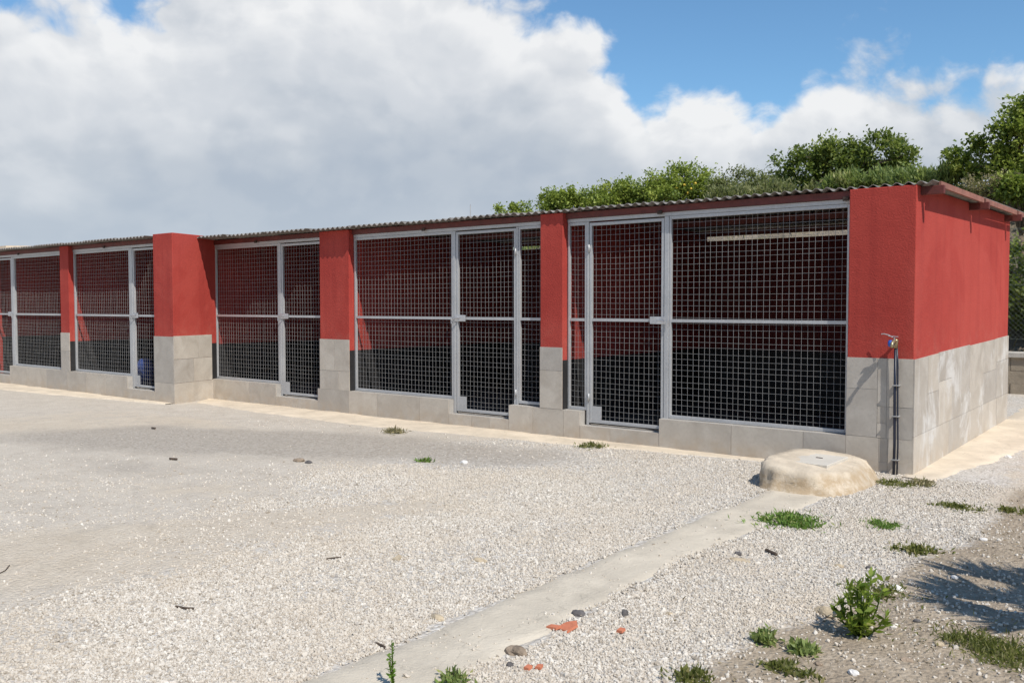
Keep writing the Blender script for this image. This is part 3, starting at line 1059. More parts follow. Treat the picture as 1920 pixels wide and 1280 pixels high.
# pen nearest the corner
header(-3.966, -0.615, YP)
mesh_frame('panel', -3.966, -3.692, 0.338, TOP, YP, 0.028)
post(-3.690, -3.660, 0.167, TOP, YP)
mesh_frame('door', -3.655, -2.662, 0.195, TOP - 0.015, YP, 0.034, 'r')
post(-2.656, -2.600, 0.167, TOP, YP)
mesh_frame('panel', -2.598, -0.628, 0.328, TOP, YP, 0.026)
# second pen
header(-7.777, -4.325, YP)
mesh_frame('panel', -7.775, -5.822, 0.338, TOP, YP, 0.032)
post(-5.820, -5.775, 0.152, TOP, YP)
mesh_frame('door', -5.770, -4.757, 0.180, TOP - 0.015, YP, 0.036, 'l')
post(-4.752, -4.722, 0.152, TOP, YP)
mesh_frame('panel', -4.720, -4.328, 0.350, TOP, YP, 0.026)
# third pen
header(-11.30, -8.455, YP)
mesh_frame('panel', -11.30, -9.542, 0.343, TOP, YP, 0.034)
post(-9.540, -9.485, 0.152, TOP, YP)
mesh_frame('door', -9.480, -8.462, 0.180, TOP - 0.015, YP, 0.036, 'l')
# left block
header(-14.50, -11.61, YL)
mesh_frame('panel', -14.50, -12.505, 0.378, TOP, YL, 0.036)
post(-12.503, -12.415, 0.172, TOP, YL)
mesh_frame('door', -12.410, -11.612, 0.20, TOP - 0.015, YL, 0.04, 'l')
header(-18.01, -14.86, YL)
mesh_frame('panel', -17.02, -14.865, 0.378, TOP, YL, 0.036)
post(-17.11, -17.022, 0.172, TOP, YL)
mesh_frame('door', -18.01, -17.115, 0.20, TOP - 0.015, YL, 0.04, 'r')

# ------------------------------------------------------------------ bank behind the kennels
def hz(x, y):
    x = np.asarray(x, float)
    y = np.asarray(y, float)
    crest = np.interp(x, [-60, -22, -15, -11, -7, -3, 0, 4, 30], [0.3, 0.8, 2.6, 3.6, 3.75, 3.8, 3.9, 4.3, 4.6])
    foot = 0.6 + 0.12 * sstep(x, -4, 0)
    t = sstep(y, 7.0, 11.2)
    return foot + (crest - foot) * t + (fbm(x * 0.8, y * 0.8, 51, 4) - 0.5) * 0.7 * sstep(y, 7.2, 9.0) + (fbm(x * 3, y * 3, 57, 3) - 0.5) * 0.2 * sstep(y, 7.2, 8) - 0.01 * np.clip(y - 14, 0, 60)


hx = np.concatenate([np.linspace(-60, -20, 30)[:-1], np.linspace(-20, 6, 150), np.linspace(6, 40, 30)[1:]])
hy = np.concatenate([np.linspace(6.95, 14, 60), np.linspace(14, 60, 30)[1:]])
HX, HY = np.meshgrid(hx, hy)
HZ = hz(HX, HY)
ii = np.arange(HX.size).reshape(HX.shape)
HF = np.stack([ii[:-1, :-1], ii[:-1, 1:], ii[1:, 1:], ii[1:, :-1]], -1).reshape(-1, 4)
tag(np_mesh('hillside', np.stack([HX.ravel(), HY.ravel(), HZ.ravel()], 1), HF, M['hill'], smooth=True), 'dry tan bank rising behind the kennels', kind='structure')

# retaining wall with coping blocks
rw = tag(empty('retaining_wall', (-0.2, 6.8, 0.2)), 'low weathered block wall at the foot of the bank, right edge', 'wall')
for course in range(4):
    for k in range(26):
        x0 = -8.0 + k * 0.5 + (course % 2) * 0.25
        MB().box(x0 + 0.004, x0 + 0.496, 6.70 + rng.uniform(-0.006, 0.006), 6.95, -0.02 + course * 0.2, 0.178 + course * 0.2).build('block', M['wallc'], rw)
for k in range(16):
    x0 = -8.0 + k * 0.82
    MB().box(x0 + 0.004, x0 + 0.814, 6.66 + rng.uniform(-0.005, 0.005), 7.0, 0.78, 0.86).build('coping', M['coping'], rw, bevel=0.008)
MB().box(-8, 5.3, 6.72, 6.93, -0.1, 0.775).build('mortar_core', M['wallc'], rw)

# chain link fence on the wall
cf = tag(empty('chain_link_fence', (-0.2, 7.08, 0.8)), 'dull chain link fence standing above the low wall', 'fence')
fm = MB()
xa, xb, za, zb = -1.7, 2.4, 1.05, 2.78
st = 0.075
n_ = int((xb - xa + zb - za) / st)
for sgn in (1, -1):
    for i in range(n_):
        c = -(zb - za) + i * st
        pts = []
        x0, z0, x1, z1 = xa + c, za, xa + c + (zb - za), zb
        if x0 < xa:
            z0 += xa - x0
            x0 = xa
        if x1 > xb:
            z1 -= x1 - xb
            x1 = xb
        if x1 - x0 < 0.03:
            continue
        if sgn < 0:
            x0, x1 = xa + xb - x0, xa + xb - x1
        fm.bar((x0, 7.08 + 0.004 * sgn, z0), (x1, 7.08 + 0.004 * sgn, z1), 0.0035, 0.0035)
o = fm.build('fence_mesh', M['fencewire'], cf)
o['kind'] = 'stuff'
for x in (-1.7, 0.35, 2.4):
    MB().tube([(x, 7.12, 0.7), (x, 7.12, 2.85)], 0.022, 8).build('fence_post', M['galv'], cf, smooth=True)
for z in (1.05, 1.9, 2.78):
    MB().tube([(-1.7, 7.085, z), (2.4, 7.085, z)], 0.004, 5).build('line_wire', M['fencewire'], cf)


# ------------------------------------------------------------------ foliage
def leaf_quads(P_, N_, L_, Wd, r, up_bias=0.35, flat=0.0):
    """P_ centres (n,3): kite-shaped leaves folded along the midrib -> V, F(4), leafvar"""
    n = len(P_)
    d = r.normal(size=(n, 3))
    d[:, 2] += up_bias
    if N_ is not None:
        d = d + N_
    d /= np.linalg.norm(d, axis=1)[:, None]
    a = r.normal(size=(n, 3))
    a[:, 2] += flat
    s_ = np.cross(d, a)
    s_ /= np.linalg.norm(s_, axis=1)[:, None]
    nn = np.cross(s_, d)
    L = (L_ * r.uniform(0.65, 1.25, n))[:, None]
    Wv = (Wd * r.uniform(0.7, 1.2, n))[:, None]
    base = P_
    mid = P_ + d * L * 0.45
    V = np.stack([base, mid + s_ * Wv + nn * Wv * 0.3, P_ + d * L, mid - s_ * Wv + nn * Wv * 0.3], 1).reshape(-1, 3)
    F_ = np.arange(n * 4).reshape(n, 4)
    return V, F_


def crown_points(r, lobes, n, clump=0.22, gap=0.35):
    """points in clumps spread over ellipsoid lobes (cx,cy,cz,rx,ry,rz), denser towards the surface, plus outward normals"""
    lobes = np.array(lobes, float)
    vol = lobes[:, 3] * lobes[:, 4] * lobes[:, 5]
    per = max(10, int(n / 70))
    which = r.choice(len(lobes), per, p=vol ** 0.8 / (vol ** 0.8).sum())
    d = r.normal(size=(per, 3))
    d /= np.linalg.norm(d, axis=1)[:, None]
    rad = r.uniform(0.35, 1.06, per) ** 0.6
    C = lobes[which, :3] + d * rad[:, None] * lobes[which, 3:6]
    siz = clump * r.uniform(0.5, 1.35, per)
    tone = r.normal(0, 0.24, per)
    k = r.integers(0, per, n)
    off = r.normal(size=(n, 3))
    P_ = C[k] + off * siz[k][:, None] * 0.6
    return P_, d[k] * 0.7 + off * 0.25, tone[k], C, d


def tree(name, label, cat, base, lobes, n, mat, leaf=(0.10, 0.032), trunk_r=0.09, clump=0.22, seed=1, group=None, limbs=7):
    r = np.random.default_rng(seed)
    t = tag(empty(name, base), label, cat, group)
    P_, N_, tone, C, dd = crown_points(r, lobes, n, clump)
    V, F_ = leaf_quads(P_, N_, leaf[0], leaf[1], r, 0.1, 1.6)
    var = np.clip(r.normal(0.52, 0.2, n) + tone, 0, 0.93)
    np_mesh('crown', V, F_, M[mat], t, base, attrs={'leafvar': ('FACE', var)})
    lo = np.array(lobes)
    cen = (lo[:, :3] * lo[:, 3:4]).sum(0) / lo[:, 3].sum()
    mb = MB()
    b0 = Vector(base)
    fork = Vector((b0.x * 0.6 + cen[0] * 0.4, b0.y * 0.6 + cen[1] * 0.4, b0.z + max(0.15, (cen[2] - b0.z) * 0.45)))
    mb.tube([b0 - Vector((0, 0, 0.3)), b0.lerp(fork, 0.5) + Vector((r.uniform(-.05, .05), r.uniform(-.05, .05), 0)), fork], [trunk_r * 1.25, trunk_r, trunk_r * 0.8], 8)
    sel = r.choice(len(C), min(limbs * 3, len(C)), replace=False)
    for j, q in enumerate(sel):
        e = Vector(C[q])
        m_ = fork.lerp(e, 0.5) + Vector((0, 0, 0.12 * (e - fork).length))
        rr = trunk_r * (0.5 if j < limbs else 0.25)
        mb.tube([fork, m_, e], [rr, rr * 0.6, rr * 0.15], 5)
    mb.build('trunk', M['bark'], t, smooth=True)
    return t


def lobes_px(Y, items):
    """items: (px, py, half width px, half height px, depth offset)"""
    L = []
    for (px, py, wx, wy, dy) in items:
        c = atY(px, py, Y + dy)
        k = (c - CAM).dot(CF) / FPX
        L.append((c.x, c.y, c.z, wx * k, wx * k * 0.8, wy * k))
    return L


def hill_base(px, Y):
    c = atY(px, 400, Y)
    return (c.x, Y, float(hz(c.x, Y)))


GT = 'trees and shrubs growing on the bank behind the kennels'
tree('citrus_tree', 'large dark rounded citrus tree above the roof near its right end', 'tree', hill_base(1600, 13.0),
     lobes_px(13.0, [(1500, 325, 55, 45, 0), (1560, 300, 60, 40, .3), (1640, 292, 60, 36, 0), (1700, 318, 42, 34, -.2), (1600, 330, 90, 45, .4), (1545, 285, 35, 18, 0), (1650, 275, 45, 16, 0)]),
     16000, 'leaf_dark', (0.098, 0.031), 0.12, 0.15, 11, GT, 9)
tree('citrus_tree', 'tall bright green tree cut off by the right edge', 'tree', hill_base(1900, 10.2),
     lobes_px(10.2, [(1800, 290, 28, 26, 0), (1845, 300, 45, 36, .2), (1850, 240, 26, 10, 0), (1905, 262, 48, 42, 0), (1905, 205, 22, 26, 0), (1960, 230, 60, 60, .3), (1895, 320, 50, 36, 0), (1990, 300, 70, 60, 0), (1832, 262, 14, 10, 0)]),
     14000, 'leaf_citrus', (0.088, 0.030), 0.10, 0.12, 12, GT, 9)
tree('orange_tree', 'yellow green citrus bush with a few yellow fruits over the roof', 'tree', hill_base(1275, 12.2),
     lobes_px(12.2, [(1230, 352, 40, 26, 0), (1280, 338, 42, 24, 0), (1310, 345, 35, 28, .2), (1260, 365, 70, 25, 0), (1205, 368, 30, 20, 0), (1335, 362, 25, 20, 0)]),
     12000, 'leaf_bright', (0.08, 0.025), 0.08, 0.15, 13, GT)
ot = bpy.data.objects['orange_tree']
fme = None
for (px, py) in [(1283, 347), (1296, 354), (1268, 352), (1304, 344), (1290, 362)]:
    c = atY(px, py, 11.75 + rng.uniform(-0.1, 0.1))
    if fme is None:
        import bmesh
        bm = bmesh.new()
        bmesh.ops.create_icosphere(bm, subdivisions=2, radius=0.034)
        fme = bpy.data.meshes.new('orange')
        bm.to_mesh(fme)
        bm.free()
        fme.materials.append(M['fruit'])
    o = bpy.data.objects.new('orange', fme)
    COL.objects.link(o)
    o.parent = ot
    o.location = c - wloc(ot)
tree('shrub', 'grey green olive shrub between the orange bush and the dark tree', 'shrub', hill_base(1395, 12.0),
     lobes_px(12.0, [(1375, 345, 38, 24, 0), (1410, 340, 30, 18, 0), (1395, 362, 60, 22, 0), (1345, 358, 25, 18, 0), (1440, 350, 30, 25, .2)]),
     6500, 'leaf_olive', (0.085, 0.020), 0.06, 0.14, 14, GT)
tree('shrub', 'fresh green shrub left of the orange bush', 'shrub', hill_base(1150, 12.2),
     lobes_px(12.2, [(1120, 370, 32, 18, 0), (1150, 362, 34, 18, 0), (1180, 362, 32, 24, 0), (1150, 380, 60, 16, 0), (1098, 378, 22, 14, 0)]),
     9000, 'leaf_bright', (0.08, 0.025), 0.06, 0.14, 15, GT)
tree('shrub', 'rounded light green shrub above the roof, second from the left', 'shrub', hill_base(1055, 12.2),
     lobes_px(12.2, [(1040, 372, 26, 16, 0), (1075, 368, 30, 16, 0), (1055, 385, 48, 14, 0)]),
     7000, 'leaf_bright', (0.08, 0.025), 0.06, 0.13, 16, GT)
tree('shrub', 'small low green shrub at the left end of the bank planting', 'shrub', hill_base(965, 12.4),
     lobes_px(12.4, [(935, 396, 10, 7, 0), (965, 392, 15, 8, 0), (990, 390, 16, 9, 0), (975, 402, 34, 8, 0)]),
     1800, 'leaf_bright', (0.09, 0.028), 0.04, 0.10, 17, GT)
tree('hedge_shrub', 'dense dark green shrub behind the chain link fence', 'shrub', (-0.1, 7.75, float(hz(-0.1, 7.75))),
     [(-1.0, 7.8, 2.2, 0.7, 0.45, 0.75), (0.1, 7.8, 2.0, 0.8, 0.45, 0.8), (1.1, 7.85, 2.1, 0.8, 0.5, 0.85), (-0.3, 7.7, 1.6, 0.9, 0.4, 0.45)],
     12000, 'leaf_dark', (0.085, 0.032), 0.07, 0.16, 18, GT)
tree('shrub', 'brownish dry shrub on the bank above the eaves corner', 'shrub', hill_base(1850, 9.2),
     lobes_px(9.2, [(1845, 362, 28, 18, 0), (1870, 350, 24, 20, 0), (1825, 350, 20, 12, 0)]), 2600, 'leaf_dry', (0.07, 0.014), 0.05, 0.14, 19, GT)
tree('shrub', 'yellow green shrub on the bank at the right edge', 'shrub', hill_base(1915, 9.0),
     lobes_px(9.0, [(1905, 350, 26, 18, 0), (1940, 360, 30, 26, 0), (1885, 372, 12, 14, 0)]), 2600, 'leaf_citrus', (0.08, 0.026), 0.05, 0.13, 20, GT)

# grass and low growth over the bank: one mass nobody could count
r = np.random.default_rng(5)
n = 26000
gxp = r.uniform(-16, 3.5, n)
gyp = r.uniform(7.4, 13.2, n)
keep = fbm(gxp * 0.9, gyp * 0.9, 71, 3) + 0.35 * sstep(gyp, 10.2, 11.4) - 0.3 > 0.25 + 0.3 * (gyp < 10.4)
gxp, gyp = gxp[keep], gyp[keep]
n = len(gxp)
Pg = np.stack([gxp, gyp, hz(gxp, gyp) - 0.02], 1)
Ng = np.zeros((n, 3))
Ng[:, 2] = 1.6
V, F_ = leaf_quads(Pg, Ng, 0.34, 0.016, r, 1.0)
tag(np_mesh('bank_grass', V, F_, M['leaf_grass'], attrs={'leafvar': ('FACE', r.uniform(0, 1, n))}), 'grass and low growth covering the top of the bank', 'grass', kind='stuff')
n = 5000
gxp = r.uniform(-16, 3.5, n)
gyp = r.uniform(7.3, 12.5, n)
Pg = np.stack([gxp, gyp, hz(gxp, gyp) - 0.02], 1)
Ng = np.zeros((n, 3))
Ng[:, 2] = 1.3
V, F_ = leaf_quads(Pg, Ng, 0.26, 0.010, r, 0.8)
tag(np_mesh('dry_grass', V, F_, M['leaf_dry'], attrs={'leafvar': ('FACE', r.uniform(0, 1, n))}), 'dry straw coloured grass on the bank', 'grass', kind='stuff')


def low_growth(label, Y, items, n, mat, seed):
    r = np.random.default_rng(seed)
    L = lobes_px(Y, items)
    base = (L[0][0], Y, float(hz(L[0][0], Y)))
    P_, N_, tone, C, dd = crown_points(r, L, n, 0.13)
    N_[:, 2] += 1.2
    V, F_ = leaf_quads(P_, N_, 0.13, 0.020, r, 0.8)
    t = tag(empty('leafy_plant', base), label, 'plant', 'low plants along the top of the bank')
    np_mesh('foliage', V, F_, M[mat], t, base, attrs={'leafvar': ('FACE', np.clip(r.normal(0.5, 0.2, n) + tone, 0, 1))})
    mb = MB()
    for j in range(9):
        q = C[r.integers(0, len(C))]
        mb.tube([(q[0], Y, hz(q[0], Y) - 0.1), tuple(q)], [0.012, 0.004], 4)
    mb.build('stem', M['twig'], t)


low_growth('fresh green leafy plant mass in front of the dark tree', 11.2, [(1600, 345, 45, 14, 0), (1660, 340, 45, 16, 0), (1560, 352, 30, 10, 0)], 3500, 'leaf_grass', 31)
low_growth('fresh green leafy plants between the dark tree and the right edge tree', 10.6, [(1760, 335, 40, 18, 0), (1715, 338, 35, 16, 0), (1800, 330, 30, 20, 0)], 3500, 'leaf_grass', 32)
low_growth('pale straw and green plants before the olive shrub', 11.0, [(1370, 368, 50, 10, 0), (1450, 362, 45, 12, 0), (1505, 358, 30, 10, 0)], 2600, 'leaf_olive', 33)

# ------------------------------------------------------------------ far things at the left and an aerial pole
c = atY(10, 463, 12)
hs = tag(empty('distant_house', (c.x - 2.0, 12, 0)), 'cream house whose roof just shows over the far left eaves', 'house')
w_ = 3.3
MB().box(c.x - 8, c.x + 0.55, 12, 18, 0, c.z - 0.12).build('wall', M['housewall'], hs)
hr = MB().prism([(c.x - 8.3, 11.7), (c.x + 0.8, 11.7), (c.x + 0.8, 18.3), (c.x - 8.3, 18.3)], c.z - 0.118, [c.z + 0.02, c.z + 0.02, c.z + 0.3, c.z + 0.3]).build('roof', M['housewall'], hs)
MB().box(c.x - 0.62, c.x - 0.1, 11.98, 12.0, 1.0, 2.2).build('window', M['dark'], hs)
c = atY(882, 383, 15)
ap = tag(empty('aerial_pole', (c.x, 15, 0)), 'thin pale aerial pole rising behind the roof', 'pole')
MB().tube([(c.x, 15, 0), (c.x, 15, c.z)], [0.035, 0.016], 6).build('mast', M['galv'], ap)

# ------------------------------------------------------------------ inspection chamber mound
MC = Vector((-0.60, -0.78, 0))
mh = tag(empty('inspection_chamber', MC), 'rounded cream mortar mound with a square lid before the end pillar', 'manhole')
nu = 80
rings = [(1.08, -0.04), (1.03, 0.02), (1.0, 0.08), (0.975, 0.135), (0.94, 0.172), (0.88, 0.190), (0.70, 0.196), (0.4, 0.199), (0.0, 0.20)]
V, F_ = [], []
for k, (q, z) in enumerate(rings):
    for i in range(nu):
        a = 2 * math.pi * i / nu
        e = 0.72
        cx, sy = math.cos(a), math.sin(a)
        x = 0.43 * q * math.copysign(abs(cx) ** e, cx)
        y = 0.68 * q * math.copysign(abs(sy) ** e, sy)
        jit = 1 + 0.22 * (float(fbm(np.array(cx * 1.6 + 5), np.array(sy * 1.6 + z * 6), 77, 3)) - 0.5)
        tilt = 0.03 * (x / 0.43) * -1 * (z > 0.05)
        if z > 0.03 and x > 0:
            x *= 1.0 - 0.20 * (z - 0.03) / 0.17
        if z > 0.03 and y > 0:
            y *= 1.0 - 0.14 * (z - 0.03) / 0.17
        if 0.0 < z < 0.18:
            jit += 0.13 * (float(fbm(np.array(a * 7.0), np.array(z * 30), 83, 3)) - 0.5)
        V.append((MC.x + x * jit, MC.y + y * jit, z + (tilt if q > 0 else 0) + 0.020 * (float(fbm(np.array(x * 7), np.array(y * 7), 5, 3)) - 0.5)))
for k in range(len(rings) - 1):
    for i in range(nu):
        F_.append((k * nu + i, k * nu + (i + 1) % nu, (k + 1) * nu + (i + 1) % nu, (k + 1) * nu + i))
mb = MB()
mb.add(V, F_)
mb.build('mound', M['mound'], mh, smooth=True)
MB().prism([(MC.x - 0.28, MC.y - 0.30), (MC.x + 0.18, MC.y - 0.32), (MC.x + 0.19, MC.y + 0.22), (MC.x - 0.27, MC.y + 0.24)], 0.17, 0.208).build('lid', M['lid'], mh, bevel=0.006)
MB().tube([(MC.x - 0.03, MC.y, 0.210), (MC.x + 0.03, MC.y, 0.210)], 0.006, 6).build('lid_ring', M['rust'], mh)

# ------------------------------------------------------------------ standpipe with tap
sp_ = tag(empty('water_pipe', (-0.13, -0.05, 0)), 'dark twin water pipe with blue tap fixed to the end pillar', 'pipe')
PXX = -0.150
MB().tube([(PXX, -0.055, -0.03), (PXX + 0.004, -0.055, 0.3), (PXX - 0.002, -0.052, 0.7), (PXX, -0.055, 1.20)], 0.0125, 10).build('pipe', M['navy'], sp_, smooth=True)
MB().tube([(PXX + 0.030, -0.055, -0.03), (PXX + 0.036, -0.060, 0.28), (PXX + 0.026, -0.052, 0.62), (PXX + 0.022, -0.055, 1.02), (PXX + 0.012, -0.055, 1.2)], 0.008, 8).build('pipe', M['navy'], sp_, smooth=True)
for z in (0.14, 0.55, 0.84):
    MB().box(PXX - 0.021, PXX + 0.041, -0.074, -0.010, z - 0.006, z + 0.006).build('pipe_clip', M['wire'], sp_, bevel=0.003)
tp = MB()
tp.tube([(PXX, -0.055, 1.19), (PXX, -0.055, 1.26), (PXX, -0.06, 1.275)], [0.020, 0.022, 0.016], 10)
tp.tube([(PXX, 0.0, 1.255), (PXX, -0.13, 1.255), (PXX, -0.175, 1.235), (PXX, -0.185, 1.20)], [0.014, 0.016, 0.015, 0.013], 10)
tap = tp.build('tap', M['brass'], sp_, smooth=True)
MB().tube([(PXX - 0.045, -0.10, 1.235), (PXX - 0.01, -0.105, 1.235)], [0.034, 0.030], 10).build('valve', M['blue'], tap, smooth=True)
MB().tube([(PXX, -0.10, 1.262), (PXX, -0.10, 1.292)], 0.008, 8).build('spindle', M['steel'], tap)
MB().bar((PXX + 0.035, -0.10, 1.298), (PXX - 0.05, -0.115, 1.305), 0.020, 0.007).build('handle', M['steel'], tap, bevel=0.002)
MB().tube([(PXX - 0.02, -0.08, 1.29), (PXX - 0.06, -0.07, 1.312), (PXX - 0.105, -0.06, 1.322), (PXX - 0.13, -0.055, 1.318)], 0.005, 6).build('wire', M['galv'], tap)

# things inside the pens
c = atY(272, 712, FY + 0.55)
bag = tag(empty('blue_sack', (c.x, c.y, 0.13)), 'crumpled blue and white sack behind the gate beside the stepped pier', 'sack')
V, F_ = [], []
nu, nv = 18, 12
for j in range(nv + 1):
    ph = math.pi * j / nv
    for i in range(nu):
        a = 2 * math.pi * i / nu
        rr = 0.20 * math.sin(ph) ** 0.7 * (1 + 0.45 * (float(fbm(np.array(math.cos(a) * 1.7 + 4), np.array(math.sin(a) * 1.7 + ph * 1.5), 91, 3)) - 0.5))
        V.append((c.x + rr * math.cos(a), c.y + rr * math.sin(a) * 0.8, 0.13 + 0.26 * (1 - math.cos(ph))))
for j in range(nv):
    for i in range(nu):
        F_.append((j * nu + i, j * nu + (i + 1) % nu, (j + 1) * nu + (i + 1) % nu, (j + 1) * nu + i))
MB().add(V, F_).build('sack_body', M['bluecloth'], bag, smooth=True)
MB().tube([(c.x - 0.26, c.y - 0.12, 0.14), (c.x - 0.25, c.y - 0.11, 0.24), (c.x - 0.20, c.y - 0.12, 0.36), (c.x - 0.22, c.y - 0.10, 0.46)], [0.07, 0.055, 0.045, 0.015], 8).build('white_flap', M['white'], bag, smooth=True)
pts = [atY(x, y, FY + 1.6) for (x, y) in [(46, 622), (52, 628), (62, 632), (76, 633), (88, 630), (94, 626)]]
hg = tag(empty('white_hose', pts[2]), 'thin white curved hose inside the leftmost pen', 'hose')
MB().tube(pts, 0.014, 8).build('hose_length', M['white'], hg, smooth=True)
MB().tube([pts[0], pts[0] + Vector((-0.05, 0.02, 0.09))], 0.018, 8).build('hose_end', M['galv'], hg, smooth=True)

# ------------------------------------------------------------------ gravel
r = np.random.default_rng(3)
n = 900000
qx = r.uniform(-9.5, 3.2, n)
qy = r.uniform(-7.6, 0.3, n)
dist = np.hypot(qx - CAM.x, qy - CAM.y)
tn, gr, sl_, cm_ = masks(qx, qy)
dens = np.interp(dist, [0, 5.0, 7.5, 11, 14], [1.0, 1.0, 0.7, 0.2, 0.0])
dens = dens * (1 - 0.88 * sstep(tn, 0.3, 0.7)) * (1 - 0.95 * sstep(gr, 0.2, 0.6)) * (1 - 0.90 * sstep(sl_, 0.3, 0.6)) * (1 - 0.93 * cm_) * (0.55 + 0.45 * sstep(fbm(qx * 1.3, qy * 1.3, 61, 4), 0.38, 0.58))
ew = (fbm(qx * 4, qy * 4, 13, 4) - 0.5) * 0.26 + rng.normal(0, 0.02, n)
onstrip = (qx > -0.83 + ew * 0.7) & (qx < np.interp(qy, [-8.8, -5.9, -3.7, -1.7], [-0.33, -0.33, -0.40, -0.29]) + ew * 0.8) & (qy < -1.0)
dens[onstrip] *= 0.012
ap_y = np.interp(qx, [-10.9, -9.4, -6.7, -5.3, -3.3, -0.9, 0.0], [-0.55, -0.75, -0.86, -0.66, -0.42, -0.10, -0.05])
dens[(qy > ap_y + ew) & (qx < -0.9)] *= 0.02
inm = ((np.abs(qx - MC.x) / 0.46) ** 2.6 + (np.abs(qy - MC.y) / 0.72) ** 2.6) < 1
dens[inm] = 0
dens[(qy > -0.02)] = 0
# keep to what can be seen from near the camera position
fw = (qx - CAM.x) * CF.x + (qy - CAM.y) * CF.y
rt = (qx - CAM.x) * CR.x + (qy - CAM.y) * CR.y
dens[(np.abs(rt) > fw * 0.72 + 0.9)] = 0
kp = r.uniform(0, 1, n) < dens
qx, qy = qx[kp], qy[kp]
qz = gz(qx, qy) + 0.002
qz = np.where((qx > STRIP_X[0]) & (qx < STRIP_X[1]) & (qy < -1.0), qz + 0.005, qz)
sz = np.clip(r.lognormal(-5.10, 0.34, len(qx)), 0.0032, 0.016)
me = bpy.data.meshes.new('gravel')
me.vertices.add(len(qx))
me.vertices.foreach_set('co', np.stack([qx, qy, qz], 1).astype(np.float32).ravel())
a_ = me.attributes.new('stone_size', 'FLOAT', 'POINT')
a_.data.foreach_set('value', sz.astype(np.float32))
me.materials.append(M['gravel'])
gv = bpy.data.objects.new('gravel', me)
COL.objects.link(gv)
tag(gv, 'loose pale gravel spread over the yard', 'gravel', kind='stuff')
ng = bpy.data.node_groups.new('gravel_scatter', 'GeometryNodeTree')
ng.interface.new_socket('Geometry', in_out='INPUT', socket_type='NodeSocketGeometry')
ng.interface.new_socket('Geometry', in_out='OUTPUT', socket_type='NodeSocketGeometry')
N = ng.nodes
Lk = ng.links
gi, go = N.new('NodeGroupInput'), N.new('NodeGroupOutput')
ico = N.new('GeometryNodeMeshIcoSphere')
ico.inputs['Radius'].default_value = 1.0
ico.inputs['Subdivisions'].default_value = 2
sp2 = N.new('GeometryNodeSetPosition')
nz = N.new('ShaderNodeTexNoise')
nz.inputs['Scale'].default_value = 1.1
nz.inputs['Detail'].default_value = 1.0
vm = N.new('ShaderNodeVectorMath')
vm.operation = 'SUBTRACT'
vm.inputs[1].default_value = (0.5, 0.5, 0.5)
vs = N.new('ShaderNodeVectorMath')
vs.operation = 'SCALE'
vs.inputs['Scale'].default_value = 1.5
Lk.new(nz.outputs['Color'], vm.inputs[0])
Lk.new(vm.outputs[0], vs.inputs[0])
Lk.new(ico.outputs['Mesh'], sp2.inputs['Geometry'])
Lk.new(vs.outputs[0], sp2.inputs['Offset'])
sm = N.new('GeometryNodeSetMaterial')
sm.inputs['Material'].default_value = M['gravel']
Lk.new(sp2.outputs[0], sm.inputs[0])
iop = N.new('GeometryNodeInstanceOnPoints')
Lk.new(gi.outputs[0], iop.inputs['Points'])
Lk.new(sm.outputs[0], iop.inputs['Instance'])
rr_ = N.new('FunctionNodeRandomValue')
rr_.data_type = 'FLOAT_VECTOR'
rr_.inputs[0].default_value = (-3.14, -3.14, -3.14)
rr_.inputs[1].default_value = (3.14, 3.14, 3.14)
Lk.new(rr_.outputs[0], iop.inputs['Rotation'])
rs_ = N.new('FunctionNodeRandomValue')
rs_.data_type = 'FLOAT_VECTOR'
rs_.inputs[0].default_value = (0.75, 0.65, 0.5)
rs_.inputs[1].default_value = (1.3, 1.1, 0.85)
na = N.new('GeometryNodeInputNamedAttribute')
na.data_type = 'FLOAT'
na.inputs['Name'].default_value = 'stone_size'
v3 = N.new('ShaderNodeVectorMath')
v3.operation = 'SCALE'
Lk.new(rs_.outputs[0], v3.inputs[0])
Lk.new(na.outputs['Attribute'], v3.inputs['Scale'])
Lk.new(v3.outputs[0], iop.inputs['Scale'])
Lk.new(iop.outputs[0], go.inputs[0])
md = gv.modifiers.new('scatter', 'NODES')
md.node_group = ng


# ------------------------------------------------------------------ weeds, plants, stones, twigs
def gpt(px, py):
    p = atZ(px, py, 0.0)
    z = float(gz(p.x, p.y))
    p = atZ(px, py, z)
    return Vector((p.x, p.y, float(gz(p.x, p.y))))


